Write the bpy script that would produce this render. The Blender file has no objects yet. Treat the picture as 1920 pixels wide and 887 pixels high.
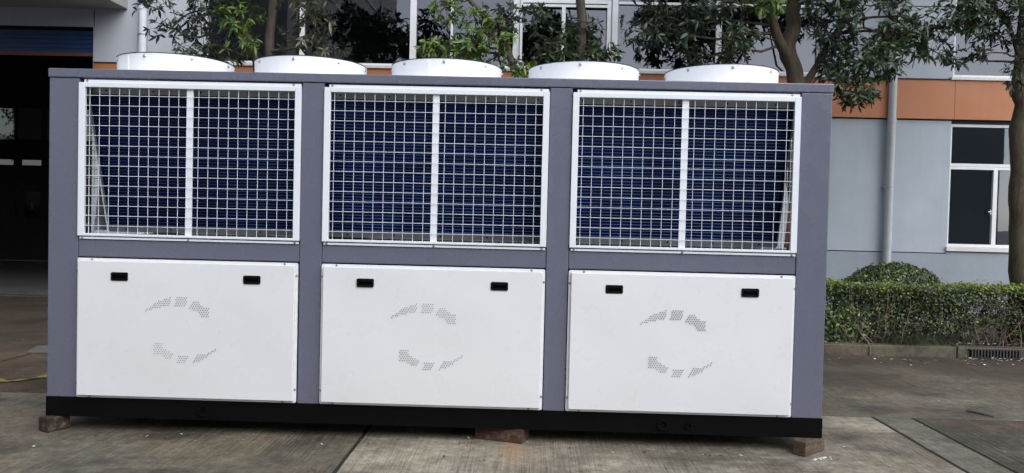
import bpy, bmesh, math, random
import numpy as np
from mathutils import Vector, Matrix, noise

# ------------------------------------------------------------------ camera, sky, sun, exposure
SC = bpy.context.scene
COL = SC.collection
CAM_POS = Vector((3.1031, -5.0468, 1.458))
CAM_R, CAM_U, CAM_F = Vector((.9995, .0212, .0240)), Vector((-.0245, .0250, .9994)), Vector((-.0206, .9995, -.0255))
cam_data = bpy.data.cameras.new("camera")
cam = bpy.data.objects.new("camera", cam_data)
COL.objects.link(cam)
CAM_R.normalize(); CAM_F.normalize(); CAM_U = CAM_R.cross(CAM_F).normalized(); CAM_R = CAM_F.cross(CAM_U)
rot = Matrix((CAM_R, CAM_U, -CAM_F)).transposed()
cam.matrix_world = Matrix.Translation(CAM_POS) @ rot.to_4x4()
cam_data.sensor_fit = 'HORIZONTAL'
cam_data.sensor_width = 36.0
cam_data.lens = 1483.4 / 1920 * 36
cam_data.clip_start = 0.05
cam_data.clip_end = 1500
SC.camera = cam

SUN_ELEV, SUN_AZ = math.radians(43), math.radians(146)      # azimuth from +Y, clockwise seen from above
world = bpy.data.worlds.new("World")
SC.world = world
world.use_nodes = True
wn = world.node_tree.nodes; wl = world.node_tree.links
wn.clear()
sky = wn.new('ShaderNodeTexSky'); sky.sky_type = 'NISHITA'; sky.sun_disc = False
sky.sun_elevation = SUN_ELEV; sky.sun_rotation = SUN_AZ
sky.air_density = 1.0; sky.dust_density = 1.0; sky.ozone_density = 1.0
hs = wn.new('ShaderNodeHueSaturation'); hs.inputs['Saturation'].default_value = 0.40
bg = wn.new('ShaderNodeBackground'); bg.inputs['Strength'].default_value = 0.15
wo = wn.new('ShaderNodeOutputWorld')
wl.new(sky.outputs[0], hs.inputs['Color']); wl.new(hs.outputs[0], bg.inputs['Color']); wl.new(bg.outputs[0], wo.inputs['Surface'])

sun_data = bpy.data.lights.new("sun", 'SUN')
sun_data.energy = 0.7
sun_data.angle = math.radians(50)
sun_data.color = (1.0, 0.99, 0.98)
sun = bpy.data.objects.new("sun", sun_data)
COL.objects.link(sun)
sd = Vector((math.sin(SUN_AZ) * math.cos(SUN_ELEV), math.cos(SUN_AZ) * math.cos(SUN_ELEV), math.sin(SUN_ELEV)))
sun.rotation_euler = sd.to_track_quat('Z', 'Y').to_euler()

SC.view_settings.view_transform = 'Standard'
SC.view_settings.look = 'None'
SC.view_settings.gamma = 1
SC.view_settings.use_curve_mapping = False
SC.view_settings.exposure = 1.27
SC.render.engine = 'CYCLES'
SC.cycles.max_bounces = 8
SC.cycles.transparent_max_bounces = 12

# ------------------------------------------------------------------ helpers
rnd = random.Random(7)
ORG = {}


def tag(o, label=None, cat=None, group=None, kind=None):
    if label: o["label"] = label
    if cat: o["category"] = cat
    if group: o["group"] = group
    if kind: o["kind"] = kind
    return o


def link(name, data, parent=None, at=(0, 0, 0), rot=(0, 0, 0)):
    """link an object whose own origin stands at the world point `at`"""
    o = bpy.data.objects.new(name, data)
    COL.objects.link(o)
    po = ORG[parent.name] if parent else Vector((0, 0, 0))
    o.parent = parent
    o.location = Vector(at) - po
    o.rotation_euler = rot
    ORG[o.name] = Vector(at)
    return o


def thing(name, at, label, cat, group=None):
    o = link(name, None, None, at)
    o.empty_display_size = 0.1
    return tag(o, label, cat, group)


class MB:
    def __init__(s):
        s.v = []; s.f = []; s.m = []; s.cur = 0

    def add(s, v, f):
        k = len(s.v)
        s.v += [tuple(p) for p in v]
        s.f += [tuple(i + k for i in q) for q in f]
        s.m += [s.cur] * len(f)
        return s

    def box(s, x0, x1, y0, y1, z0, z1):
        v = [(x0, y0, z0), (x1, y0, z0), (x1, y1, z0), (x0, y1, z0), (x0, y0, z1), (x1, y0, z1), (x1, y1, z1), (x0, y1, z1)]
        return s.add(v, [(0, 3, 2, 1), (4, 5, 6, 7), (0, 1, 5, 4), (1, 2, 6, 5), (2, 3, 7, 6), (3, 0, 4, 7)])

    def obox(s, c, ax, ay, az):
        c, ax, ay, az = map(Vector, (c, ax, ay, az))
        v = [c + i * ax + j * ay + k * az for k in (-1, 1) for i, j in ((-1, -1), (1, -1), (1, 1), (-1, 1))]
        return s.add(v, [(0, 3, 2, 1), (4, 5, 6, 7), (0, 1, 5, 4), (1, 2, 6, 5), (2, 3, 7, 6), (3, 0, 4, 7)])

    def tube(s, pts, rad, n=8, cap=True):
        pts = [Vector(p) for p in pts]
        if not isinstance(rad, (list, tuple)): rad = [rad] * len(pts)
        v = []; f = []
        t0 = (pts[1] - pts[0]).normalized()
        a = t0.orthogonal().normalized()
        for i, p in enumerate(pts):
            t = (pts[min(i + 1, len(pts) - 1)] - pts[max(i - 1, 0)]).normalized()
            a = (a - t * a.dot(t)).normalized(); b = t.cross(a)
            for k in range(n):
                w = 2 * math.pi * k / n
                v.append(p + (a * math.cos(w) + b * math.sin(w)) * rad[i])
        for i in range(len(pts) - 1):
            for k in range(n):
                f.append((i * n + k, i * n + (k + 1) % n, (i + 1) * n + (k + 1) % n, (i + 1) * n + k))
        if cap:
            f.append(tuple(range(n - 1, -1, -1))); f.append(tuple((len(pts) - 1) * n + k for k in range(n)))
        return s.add(v, f)

    def lathe(s, prof, c=(0, 0, 0), n=32, closed=False):
        v = []; f = []; m = len(prof)
        for k in range(n):
            w = 2 * math.pi * k / n
            for r, z in prof: v.append((c[0] + r * math.cos(w), c[1] + r * math.sin(w), c[2] + z))
        for k in range(n):
            k2 = (k + 1) % n
            for i in range(m if closed else m - 1):
                j = (i + 1) % m
                f.append((k * m + i, k2 * m + i, k2 * m + j, k * m + j))
        return s.add(v, f)

    def prism(s, poly, y0, y1):
        """polygon in x,z extruded along y"""
        n = len(poly)
        v = [(x, y0, z) for x, z in poly] + [(x, y1, z) for x, z in poly]
        f = [tuple(range(n)), tuple(range(2 * n - 1, n - 1, -1))]
        for i in range(n):
            j = (i + 1) % n
            f.append((i, i + n, j + n, j))
        return s.add(v, f)

    def mesh(s, name, mats, org=(0, 0, 0), bevel=0, smooth=False, seg=2):
        if not isinstance(mats, (list, tuple)): mats = [mats]
        me = bpy.data.meshes.new(name)
        o = Vector(org)
        me.from_pydata([Vector(p) - o for p in s.v], [], s.f)
        for m in mats: me.materials.append(m)
        if len(mats) > 1: me.polygons.foreach_set("material_index", s.m)
        bm = bmesh.new(); bm.from_mesh(me)
        bmesh.ops.recalc_face_normals(bm, faces=bm.faces)
        if bevel:
            bmesh.ops.bevel(bm, geom=[e for e in bm.edges if len(e.link_faces) == 2 and e.calc_face_angle(0) > .5], offset=bevel, segments=seg, profile=.6, affect='EDGES', clamp_overlap=True)
        bm.to_mesh(me); bm.free()
        if smooth:
            me.polygons.foreach_set("use_smooth", [True] * len(me.polygons))
            if hasattr(me, "set_sharp_from_angle"): me.set_sharp_from_angle(angle=math.radians(40))
        return me

    def build(s, name, mats, parent=None, bevel=0, smooth=False, at=None, seg=2):
        a = np.array(s.v)
        if at is None: at = (float(a[:, 0].min() + a[:, 0].max()) / 2, float(a[:, 1].min() + a[:, 1].max()) / 2, float(a[:, 2].min()))
        return link(name, s.mesh(name, mats, at, bevel, smooth, seg), parent, at)


def srgb(r, g, b):
    f = lambda c: (c / 255 / 12.92) if c / 255 <= .04045 else ((c / 255 + .055) / 1.055) ** 2.4
    return (f(r), f(g), f(b))


class NT:
    """small node-tree helper"""
    def __init__(s, name):
        s.mat = bpy.data.materials.new(name); s.mat.use_nodes = True
        s.t = s.mat.node_tree; s.n = s.t.nodes; s.l = s.t.links
        s.p = s.n["Principled BSDF"]
        s.tc = s.n.new('ShaderNodeTexCoord'); s.geo = s.n.new('ShaderNodeNewGeometry')
        s.pos = s.geo.outputs['Position']

    def noise(s, scale, detail=4, rough=.55, vec=None, dist=0):
        n = s.n.new('ShaderNodeTexNoise'); n.inputs['Scale'].default_value = scale; n.inputs['Detail'].default_value = detail
        n.inputs['Roughness'].default_value = rough; n.inputs['Distortion'].default_value = dist
        s.l.new(vec or s.pos, n.inputs['Vector']); return n.outputs['Fac']

    def map(s, sc=(1, 1, 1), loc=(0, 0, 0), rot=(0, 0, 0), vec=None):
        m = s.n.new('ShaderNodeMapping'); m.inputs['Scale'].default_value = sc; m.inputs['Location'].default_value = loc; m.inputs['Rotation'].default_value = rot
        s.l.new(vec or s.pos, m.inputs['Vector']); return m.outputs[0]

    def ramp(s, fac, stops):
        r = s.n.new('ShaderNodeValToRGB'); e = r.color_ramp.elements
        while len(e) < len(stops): e.new(.5)
        for k, (p, c) in enumerate(stops):
            e[k].position = p; e[k].color = (*c, 1) if isinstance(c, (tuple, list)) else (c, c, c, 1)
        s.l.new(fac, r.inputs[0]); return r.outputs[0]

    def mix(s, fac, a, b, mode='MIX'):
        m = s.n.new('ShaderNodeMix'); m.data_type = 'RGBA'; m.blend_type = mode; m.clamp_factor = True
        for k, val in ((0, fac), (6, a), (7, b)):
            if hasattr(val, 'is_linked'): s.l.new(val, m.inputs[k])
            else: m.inputs[k].default_value = (*val, 1) if isinstance(val, (tuple, list)) else val
        return m.outputs[2]

    def math(s, op, a, b=0.0, clamp=False):
        m = s.n.new('ShaderNodeMath'); m.operation = op; m.use_clamp = clamp
        for k, val in ((0, a), (1, b)):
            if hasattr(val, 'is_linked'): s.l.new(val, m.inputs[k])
            else: m.inputs[k].default_value = val
        return m.outputs[0]

    def sep(s, vec=None):
        m = s.n.new('ShaderNodeSeparateXYZ'); s.l.new(vec or s.pos, m.inputs[0]); return m.outputs

    def bump(s, h, strength=.3, dist=.01):
        b = s.n.new('ShaderNodeBump'); b.inputs['Strength'].default_value = strength; b.inputs['Distance'].default_value = dist
        s.l.new(h, b.inputs['Height']); s.l.new(b.outputs[0], s.p.inputs['Normal']); return b

    def set(s, col=None, rough=None, metal=None, spec=None, coat=None):
        for k, val in (('Base Color', col), ('Roughness', rough), ('Metallic', metal), ('Specular IOR Level', spec), ('Coat Weight', coat)):
            if val is None: continue
            if hasattr(val, 'is_linked'): s.l.new(val, s.p.inputs[k])
            else: s.p.inputs[k].default_value = (*val, 1) if k == 'Base Color' else val
        return s.mat


def mix3(c, k): return tuple(min(1, x * k) for x in c)


def paint(name, col, rough=.45, var=.12, scale=1.3, bump=.02, dirt=None, dirt_amt=.25, metal=0, bscale=140, spec=None, streak=0):
    t = NT(name)
    c = t.mix(t.ramp(t.noise(scale, 5), [(.3, 0.), (.7, 1.)]), mix3(col, 1 - var), mix3(col, 1 + var))
    if dirt:
        m = t.ramp(t.noise(scale * 4.3, 7, .7), [(.42, 0.), (.88, 1.)])
        c = t.mix(t.math('MULTIPLY', m, dirt_amt), c, dirt)
    if streak:
        st1 = t.ramp(t.noise(1.0, 5, .65, t.map((3.2, 3.2, .3))), [(.46, 0.), (.70, 1.)])
        c = t.mix(t.math('MULTIPLY', st1, streak), c, mix3(col, .55))
        st2 = t.ramp(t.noise(1.0, 4, .6, t.map((8, 8, .5), (3, 1, 0))), [(.52, 0.), (.74, 1.)])
        c = t.mix(t.math('MULTIPLY', st2, streak * .7), c, mix3(col, .62))
    r = t.ramp(t.noise(scale * 6, 3), [(.3, max(0, rough - .08)), (.7, min(1, rough + .08))])
    if bump: t.bump(t.noise(bscale, 2), bump, .002)
    return t.set(c, r, metal, spec)


# ------------------------------------------------------------------ materials
GREY = (.122, .128, .173)
M = {}
M['frame'] = paint('frame_paint', GREY, .27, .05, 1.1, 0, (.16, .17, .21), .08)
M['panel'] = paint('panel_paint', (.70, .71, .725), .30, .02, 1.0, .02, (.52, .52, .50), .09, bscale=500)
M['white'] = paint('white_powder_coat', (.72, .75, .80), .4, .03, 2, .02, (.5, .5, .48), .15)
M['fan_white'] = paint('fan_cowl_plastic', (.80, .81, .83), .4, .015, 2, .02, (.55, .53, .50), .10)
M['black_steel'] = paint('black_channel_paint', (.0035, .0035, .004), .55, .2, 2, .1, (.008, .0075, .007), .35, bscale=120, spec=.06)
M['black'] = paint('black_plastic', (.003, .003, .004), .5, .05, 4, 0, spec=.15)
M['rim'] = paint('rim_rubber', (.015, .016, .018), .6, .1, 4, 0)
M['galv'] = paint('galvanised_sheet', (.34, .36, .38), .4, .14, 14, .02, (.2, .2, .2), .3, metal=.7)
M['screw'] = paint('zinc_screw', (.42, .42, .43), .3, .05, 9, 0, metal=.8)
M['copper'] = paint('copper_pipe', (.62, .32, .22), .4, .1, 9, 0, metal=.75)
M['dark_in'] = paint('dark_inside_sheet', (.012, .013, .017), .6, .2, 3, 0)
M['hole'] = paint('hole_shadow', (.16, .16, .165), .7, .05, 9, 0)

t = NT('blue_fins')
z = t.math('FRACT', t.math('MULTIPLY', t.sep()[0], 300.0))
c = t.mix(t.ramp(t.noise(2.2, 3, vec=t.map((1, 1, .4))), [(.3, 0.), (.75, 1.)]), (.002, .0036, .024), (.004, .009, .058))
t.bump(z, .15, .001)
M['fin'] = t.set(c, .5, .2, .25)

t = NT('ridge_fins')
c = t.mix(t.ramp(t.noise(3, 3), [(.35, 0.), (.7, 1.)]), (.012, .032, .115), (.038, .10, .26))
c = t.mix(t.math('MULTIPLY', t.math('SUBTRACT', 1.9, t.sep()[0], True), .75), c, (.005, .011, .06))  # glint on the folds is in the colour, weaker over the first bay
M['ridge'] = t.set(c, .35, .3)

# timber
def timber(name, a, b, rot):
    t = NT(name)
    v = t.map((3, 30, 40), rot=rot, vec=t.tc.outputs['Object'])
    n = t.noise(1.0, 6, .6, v, 1.2)
    c = t.mix(t.ramp(n, [(.3, 0.), (.7, 1.)]), a, b)
    c = t.mix(t.math('MULTIPLY', t.ramp(t.noise(22, 5), [(.55, 0.), (.7, 1.)]), .5), c, (.22, .17, .12))
    t.bump(n, .6, .006)
    return t.set(c, .85)
M['timber'] = timber('weathered_timber', (.012, .007, .005), (.05, .027, .017), (0, 0, 0))
M['timber_red'] = timber('reddish_timber', (.028, .013, .008), (.10, .046, .027), (0, 0, 0))
M['timber_pale'] = timber('grey_brown_timber', (.035, .023, .014), (.12, .082, .05), (0, 0, 0))

# concrete yard: broom grooves along Y, blotches, grit, oil and a rust run
def concrete(name, base, dark, groove=.5, gut=True, seed=0.0):
    t = NT(name)
    X = t.sep()
    big = t.ramp(t.noise(.55, 5, .6, t.map(loc=(seed, 0, 0))), [(.38, 0.), (.62, 1.)])
    c = t.mix(big, dark, base)
    med = t.ramp(t.noise(3.1, 7, .68, t.map(loc=(0, seed, 0))), [(.38, 0.), (.66, 1.)])
    c = t.mix(t.math('MULTIPLY', med, .55), c, mix3(dark, .72))
    brown = t.ramp(t.noise(1.3, 5, .6, t.map(loc=(9, 3 + seed, 0))), [(.46, 0.), (.66, 1.)])
    c = t.mix(t.math('MULTIPLY', brown, .4), c, (.20, .135, .085))
    green = t.ramp(t.noise(1.9, 5, .6, t.map(loc=(31, 3, 0))), [(.55, 0.), (.72, 1.)])
    c = t.mix(t.math('MULTIPLY', green, .28), c, (.12, .13, .075))
    stain = t.ramp(t.noise(1.6, 4, .55, t.map((1, 1.5, 1), (4.4, 2.1, 0))), [(.555, 0.), (.68, 1.)])
    c = t.mix(t.math('MULTIPLY', stain, .66), c, (.040, .034, .026))
    pale = t.ramp(t.noise(1.0, 8, .72, t.map((.6, 1.7, 1), (13, 5 + seed, 0))), [(.54, 0.), (.66, 1.)])
    c = t.mix(t.math('MULTIPLY', pale, .45), c, mix3(base, 1.25))
    grit = t.ramp(t.noise(13, 10, .86), [(.26, .22), (.46, .82), (.54, 1.12), (.74, 2.1)])
    c = t.mix(.85, c, grit, 'MULTIPLY')
    fleck = t.ramp(t.noise(34, 3, .7), [(.66, 0.), (.72, 1.)])
    c = t.mix(t.math('MULTIPLY', fleck, .6), c, (.46, .42, .34))
    pit = t.ramp(t.noise(17, 5, .75, t.map(loc=(3, 8, 0))), [(.66, 0.), (.71, 1.)])
    c = t.mix(t.math('MULTIPLY', pit, .75), c, (.03, .026, .02))
    if gut:   # leaf mould and silt settled along the gutter, deepened to carry its shade
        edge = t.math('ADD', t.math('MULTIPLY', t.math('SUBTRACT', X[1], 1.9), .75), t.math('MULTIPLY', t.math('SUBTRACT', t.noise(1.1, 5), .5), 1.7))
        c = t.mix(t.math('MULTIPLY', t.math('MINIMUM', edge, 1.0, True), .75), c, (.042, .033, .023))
    # rust run from the middle block
    wob = t.math('MULTIPLY', t.math('SUBTRACT', t.noise(9, 3), .5), .09)
    dx = t.math('ABSOLUTE', t.math('ADD', t.math('SUBTRACT', X[0], 3.035), wob))
    inx = t.math('SUBTRACT', 1.0, t.math('DIVIDE', dx, .085), True)
    iny = t.math('MULTIPLY', t.math('ADD', X[1], .55), 3.2, True)
    iny2 = t.math('MULTIPLY', t.math('SUBTRACT', .2, X[1]), 6.0, True)
    rust = t.math('MULTIPLY', t.math('MULTIPLY', inx, iny), iny2)
    c = t.mix(t.math('MULTIPLY', rust, .8, True), c, (.33, .20, .115))
    # oil spot in front of the left end
    for ox, oy, rx, ry, k in ((.69, -.60, .11, .10, .75), (2.35, -.52, .13, .07, .45), (1.32, -.62, .10, .07, .3)):
        d = t.math('SQRT', t.math('ADD', t.math('POWER', t.math('DIVIDE', t.math('SUBTRACT', X[0], ox), rx), 2.0), t.math('POWER', t.math('DIVIDE', t.math('SUBTRACT', X[1], oy), ry), 2.0)))
        d = t.math('ADD', d, t.math('MULTIPLY', t.math('SUBTRACT', t.noise(14, 4), .5), 1.3))
        c = t.mix(t.math('MULTIPLY', t.math('SUBTRACT', 1.15, d, True), k), c, (.05, .045, .038))
    br = t.ramp(t.noise(1.0, 3, .6, t.map((46, 1.1, 1), rot=(0, 0, .03)), .4), [(.36, 1.), (.56, 0.)])
    wm = t.math('MULTIPLY', t.ramp(t.noise(.9, 4, .6, t.map(loc=(2, 7, 0))), [(.38, .1), (.64, 1.)]), br)
    c = t.mix(t.math('MULTIPLY', wm, .42 * groove), c, mix3(dark, .45))
    h = t.math('ADD', t.math('MULTIPLY', wm, -.6 * groove), t.math('ADD', t.math('MULTIPLY', t.noise(60, 4), .6), t.math('MULTIPLY', t.noise(2.5, 3), .5)))
    t.bump(h, .8, .010)
    r = t.ramp(t.noise(1.2, 4), [(.3, .45), (.7, .88)])
    return t.set(c, r, 0, .35)
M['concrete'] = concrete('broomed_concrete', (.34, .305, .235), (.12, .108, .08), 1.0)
M['concrete_mid'] = concrete('worn_dimmed_concrete', (.178, .160, .117), (.065, .058, .042), 1.0, seed=23.0)  # worn slabs; tone also lowered for the weaker light on the left
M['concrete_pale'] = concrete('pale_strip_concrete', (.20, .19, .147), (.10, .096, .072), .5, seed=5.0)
M['concrete_dark'] = concrete('side_dimmed_concrete', (.105, .098, .072), (.034, .032, .023), 1.0, seed=11.0)  # tone lowered to carry the light fall-off at the sides
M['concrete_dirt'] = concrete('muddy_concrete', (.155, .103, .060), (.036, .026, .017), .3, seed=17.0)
M['ground'] = concrete('ground_concrete', (.24, .21, .17), (.15, .13, .10), .2, False)
M['joint'] = paint('joint_dirt', (.012, .010, .008), .95, .4, 9, .3)
M['kerb'] = concrete('kerb_concrete', (.12, .105, .072), (.05, .044, .03), 0, False, 3.0)
M['soil'] = paint('bed_soil', (.035, .026, .018), .95, .5, 6, .6, (.10, .07, .04), .5, bscale=30)

# building
M['wall'] = paint('grey_render', (.37, .41, .455), .8, .05, .9, .12, (.22, .24, .26), .25, bscale=60, streak=.14)
M['wall_lit'] = paint('lit_grey_render', (.42, .44, .485), .8, .04, .9, .1, (.3, .31, .34), .2, bscale=60, streak=.14)  # same grey render, lightened to carry the unshaded light on this stretch
M['plinth'] = paint('plinth_render', (.27, .305, .34), .8, .06, 1.1, .12, (.15, .17, .18), .35, bscale=60, streak=.14)
M['orange'] = paint('orange_cladding', (.40, .148, .058), .55, .06, .8, .05, (.38, .13, .045), .25, streak=.14)
M['groove'] = paint('groove_dark', (.03, .032, .035), .9, .1, 4, 0)
M['alu'] = paint('white_window_frame', (.68, .69, .70), .45, .05, 3, 0, (.35, .35, .34), .3)
M['sill'] = paint('white_sill', (.60, .59, .58), .6, .05, 3, .1, (.3, .29, .27), .35)
M['concrete_soffit'] = paint('canopy_concrete', (.34, .34, .33), .85, .08, 1.3, .2, (.2, .2, .19), .3, bscale=40)
M['shutter'] = paint('blue_shutter', (.012, .045, .14), .4, .1, 3, 0)
M['shutter_rail'] = paint('rust_red_rail', (.16, .05, .03), .6, .1, 3, 0)
M['room'] = paint('room_wall', (.22, .23, .22), .9, .1, 1, 0)
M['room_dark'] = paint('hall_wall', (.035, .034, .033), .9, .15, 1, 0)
M['hall_floor'] = paint('hall_floor', (.10, .10, .10), .45, .2, 1.4, .02)
M['pvc'] = paint('grey_downpipe', (.40, .42, .44), .5, .06, 2, 0, (.2, .2, .2), .35, streak=.25)
M['pvc_white'] = paint('white_downpipe', (.62, .63, .68), .5, .04, 2, 0, (.4, .4, .42), .3)
M['iron'] = paint('cast_iron', (.03, .028, .025), .7, .2, 8, .1)
M['yellow'] = paint('yellow_strap', (.26, .21, .05), .85, .3, 18, .3, (.03, .025, .015), .8)
M['board'] = paint('wet_board', (.16, .14, .135), .5, .2, 3, .1, (.05, .045, .04), .4)
M['paper'] = paint('litter_white', (.55, .53, .49), .9, .12, 30, 0)
M['frost'] = paint('frosted_pane', (.16, .17, .14), .6, .08, 2, 0)
M['unseen_wing'] = paint('unseen_wing_render', (.27, .28, .30), .8, .06, 1.0, .1)
M['ceiling'] = paint('room_ceiling', (.4, .4, .4), .9, .05, 1, 0)


def glass(name, refl, tint, fac):
    m = bpy.data.materials.new(name); m.use_nodes = True
    n = m.node_tree.nodes; l = m.node_tree.links; n.clear()
    o = n.new('ShaderNodeOutputMaterial'); mx = n.new('ShaderNodeMixShader'); g = n.new('ShaderNodeBsdfGlossy'); tr = n.new('ShaderNodeBsdfTransparent')
    fr = n.new('ShaderNodeLayerWeight'); fr.inputs['Blend'].default_value = .25
    ad = n.new('ShaderNodeMath'); ad.operation = 'ADD'; ad.use_clamp = True; ad.inputs[1].default_value = fac
    tc = n.new('ShaderNodeNewGeometry'); ns = n.new('ShaderNodeTexNoise'); ns.inputs['Scale'].default_value = 1.4; bp = n.new('ShaderNodeBump')
    bp.inputs['Strength'].default_value = .02; bp.inputs['Distance'].default_value = .02
    l.new(tc.outputs['Position'], ns.inputs['Vector']); l.new(ns.outputs['Fac'], bp.inputs['Height']); l.new(bp.outputs[0], g.inputs['Normal'])
    g.inputs['Color'].default_value = (*refl, 1); g.inputs['Roughness'].default_value = .015
    tr.inputs['Color'].default_value = (*tint, 1)
    l.new(fr.outputs['Fresnel'], ad.inputs[0]); l.new(ad.outputs[0], mx.inputs[0]); l.new(tr.outputs[0], mx.inputs[1]); l.new(g.outputs[0], mx.inputs[2]); l.new(mx.outputs[0], o.inputs['Surface'])
    return m
M['glass_up'] = glass('coated_glass', (.18, .18, .20), (.42, .45, .45), .42)
M['glass'] = glass('window_glass', (.45, .5, .58), (.55, .58, .62), .14)
M['glass_in'] = glass('dusty_glass', (.5, .5, .5), (.045, .047, .045), .015)


def leafmat(name, a, b, cc, rough=.38, trans=.18):
    t = NT(name)
    ri = t.geo.outputs['Random Per Island']
    c = t.ramp(ri, [(.0, a), (.55, b), (.93, cc), (1., mix3(cc, 1.5))])
    c = t.mix(t.ramp(t.noise(1.7, 3), [(.35, 0.), (.7, .6)]), c, mix3(a, .8))
    t.set(c, rough, 0, .5)
    tr = t.n.new('ShaderNodeBsdfTranslucent'); t.l.new(c, tr.inputs[0])
    mx = t.n.new('ShaderNodeMixShader'); mx.inputs[0].default_value = trans
    out = [q for q in t.n if q.type == 'OUTPUT_MATERIAL'][0]
    t.l.new(t.p.outputs[0], mx.inputs[1]); t.l.new(tr.outputs[0], mx.inputs[2]); t.l.new(mx.outputs[0], out.inputs['Surface'])
    return t.mat
M['leaf'] = leafmat('tree_leaf', (.018, .036, .016), (.036, .064, .024), (.075, .115, .035))
M['leaf_bright'] = leafmat('fresh_leaf', (.045, .095, .018), (.10, .18, .032), (.21, .28, .05))
M['leaf_olive'] = leafmat('olive_leaf', (.035, .045, .022), (.075, .085, .04), (.14, .14, .07))
M['leaf_dark'] = leafmat('deep_green_leaf', (.012, .026, .016), (.026, .048, .026), (.055, .085, .042))
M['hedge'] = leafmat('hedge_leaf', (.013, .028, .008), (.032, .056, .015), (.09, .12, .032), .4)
M['hedge_top'] = leafmat('hedge_lit_leaf', (.12, .17, .016), (.22, .27, .03), (.34, .38, .06), .4)  # light from above put into the colour of the top leaves
M['grass'] = leafmat('grass_blade', (.03, .05, .02), (.06, .085, .03), (.12, .13, .06), .5)
M['dry'] = leafmat('dry_leaf', (.10, .045, .02), (.20, .10, .05), (.36, .25, .14), .8, .1)


def barkmat(name, a, b):
    t = NT(name)
    n = t.noise(1, 6, .65, t.map((26, 26, 5)), .8)
    c = t.mix(t.ramp(n, [(.3, 0.), (.7, 1.)]), a, b)
    c = t.mix(t.math('MULTIPLY', t.ramp(t.noise(3.2, 4), [(.5, 0.), (.7, 1.)]), .45), c, (.06, .07, .035))
    t.bump(n, .5, .012)
    return t.set(c, .9)
M['bark'] = barkmat('grey_bark', (.035, .028, .02), (.12, .10, .075))
M['bark_brown'] = barkmat('brown_bark', (.022, .016, .010), (.085, .062, .036))
M['twig'] = barkmat('twig_bark', (.03, .022, .015), (.09, .07, .05))
M['twig_pale'] = barkmat('pale_twig_bark', (.09, .07, .045), (.24, .19, .12))

# ------------------------------------------------------------------ ground, slabs, bed, kerb
b = MB(); b.add([(-400, -400, -.03), (400, -400, -.03), (400, 400, -.03), (-400, 400, -.03)], [(0, 1, 2, 3)])
ground = tag(b.build('ground', M['ground'], at=(0, 0, -.03)), 'wide concrete yard ground', 'ground', kind='structure')
b = MB(); b.add([(-14, -9, -.006), (18, -9, -.006), (18, 7.6, -.006), (-14, 7.6, -.006)], [(0, 1, 2, 3)])
b.build('joint_bed', M['joint'], ground)


def slab(x0, x1, y0, y1, mat, dz=0.0, g=.013):
    b = MB()
    # ragged edges: subdivide the outline a little
    xs = np.linspace(x0 + g, x1 - g, max(2, int((x1 - x0) / .18))); ys = np.linspace(y0 + g, y1 - g, max(2, int((y1 - y0) / .18)))
    rim = [(x, ys[0]) for x in xs[:-1]] + [(xs[-1], y) for y in ys[:-1]] + [(x, ys[-1]) for x in xs[::-1][:-1]] + [(xs[0], y) for y in ys[::-1][:-1]]
    rg = random.Random(int((x0 * 31 + y0 * 17) * 100))
    rim = [(x + rg.uniform(-.004, .003), y + rg.uniform(-.004, .003)) for x, y in rim]
    n = len(rim)
    cx, cy = (x0 + x1) / 2, (y0 + y1) / 2
    ins = [(x + (.002 if x < cx else -.002), y + (.002 if y < cy else -.002)) for x, y in rim]
    v = [(x, y, -.05) for x, y in rim] + [(x, y, -.003 + dz) for x, y in rim] + [(x, y, dz) for x, y in ins]
    f = []
    for i in range(n):
        j = (i + 1) % n
        f += [(i, j, n + j, n + i), (n + i, n + j, 2 * n + j, 2 * n + i)]
    f.append(tuple(range(2 * n, 3 * n)))
    b.add(v, f)
    return b.build('concrete_slab', mat, ground)
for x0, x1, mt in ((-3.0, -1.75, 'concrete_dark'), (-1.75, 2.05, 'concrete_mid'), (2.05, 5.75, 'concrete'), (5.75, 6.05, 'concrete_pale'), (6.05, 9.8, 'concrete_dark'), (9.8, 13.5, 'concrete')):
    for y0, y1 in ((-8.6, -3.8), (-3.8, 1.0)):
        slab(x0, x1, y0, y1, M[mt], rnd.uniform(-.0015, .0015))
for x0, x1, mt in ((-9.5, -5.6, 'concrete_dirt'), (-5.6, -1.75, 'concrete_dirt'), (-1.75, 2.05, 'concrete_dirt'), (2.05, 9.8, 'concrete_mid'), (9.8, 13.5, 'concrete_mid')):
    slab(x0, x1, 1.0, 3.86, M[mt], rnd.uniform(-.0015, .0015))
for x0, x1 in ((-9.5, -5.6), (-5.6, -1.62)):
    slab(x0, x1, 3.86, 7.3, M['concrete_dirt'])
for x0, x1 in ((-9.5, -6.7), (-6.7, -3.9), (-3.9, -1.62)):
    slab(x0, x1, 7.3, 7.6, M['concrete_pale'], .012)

b = MB()
nx, ny = 70, 18
v = []
for j in range(ny + 1):
    for i in range(nx + 1):
        x = -1.5 + 15 * i / nx; y = 4.02 + 3.58 * j / ny
        v.append((x, y, .085 + .03 * noise.noise(Vector((x * 2.3, y * 2.3, 0)))))
b.add(v, [(j * (nx + 1) + i, j * (nx + 1) + i + 1, (j + 1) * (nx + 1) + i + 1, (j + 1) * (nx + 1) + i) for j in range(ny) for i in range(nx)])
tag(b.build('planting_bed', M['soil']), 'dark soil planting bed in front of the building', 'soil', kind='structure')

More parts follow.
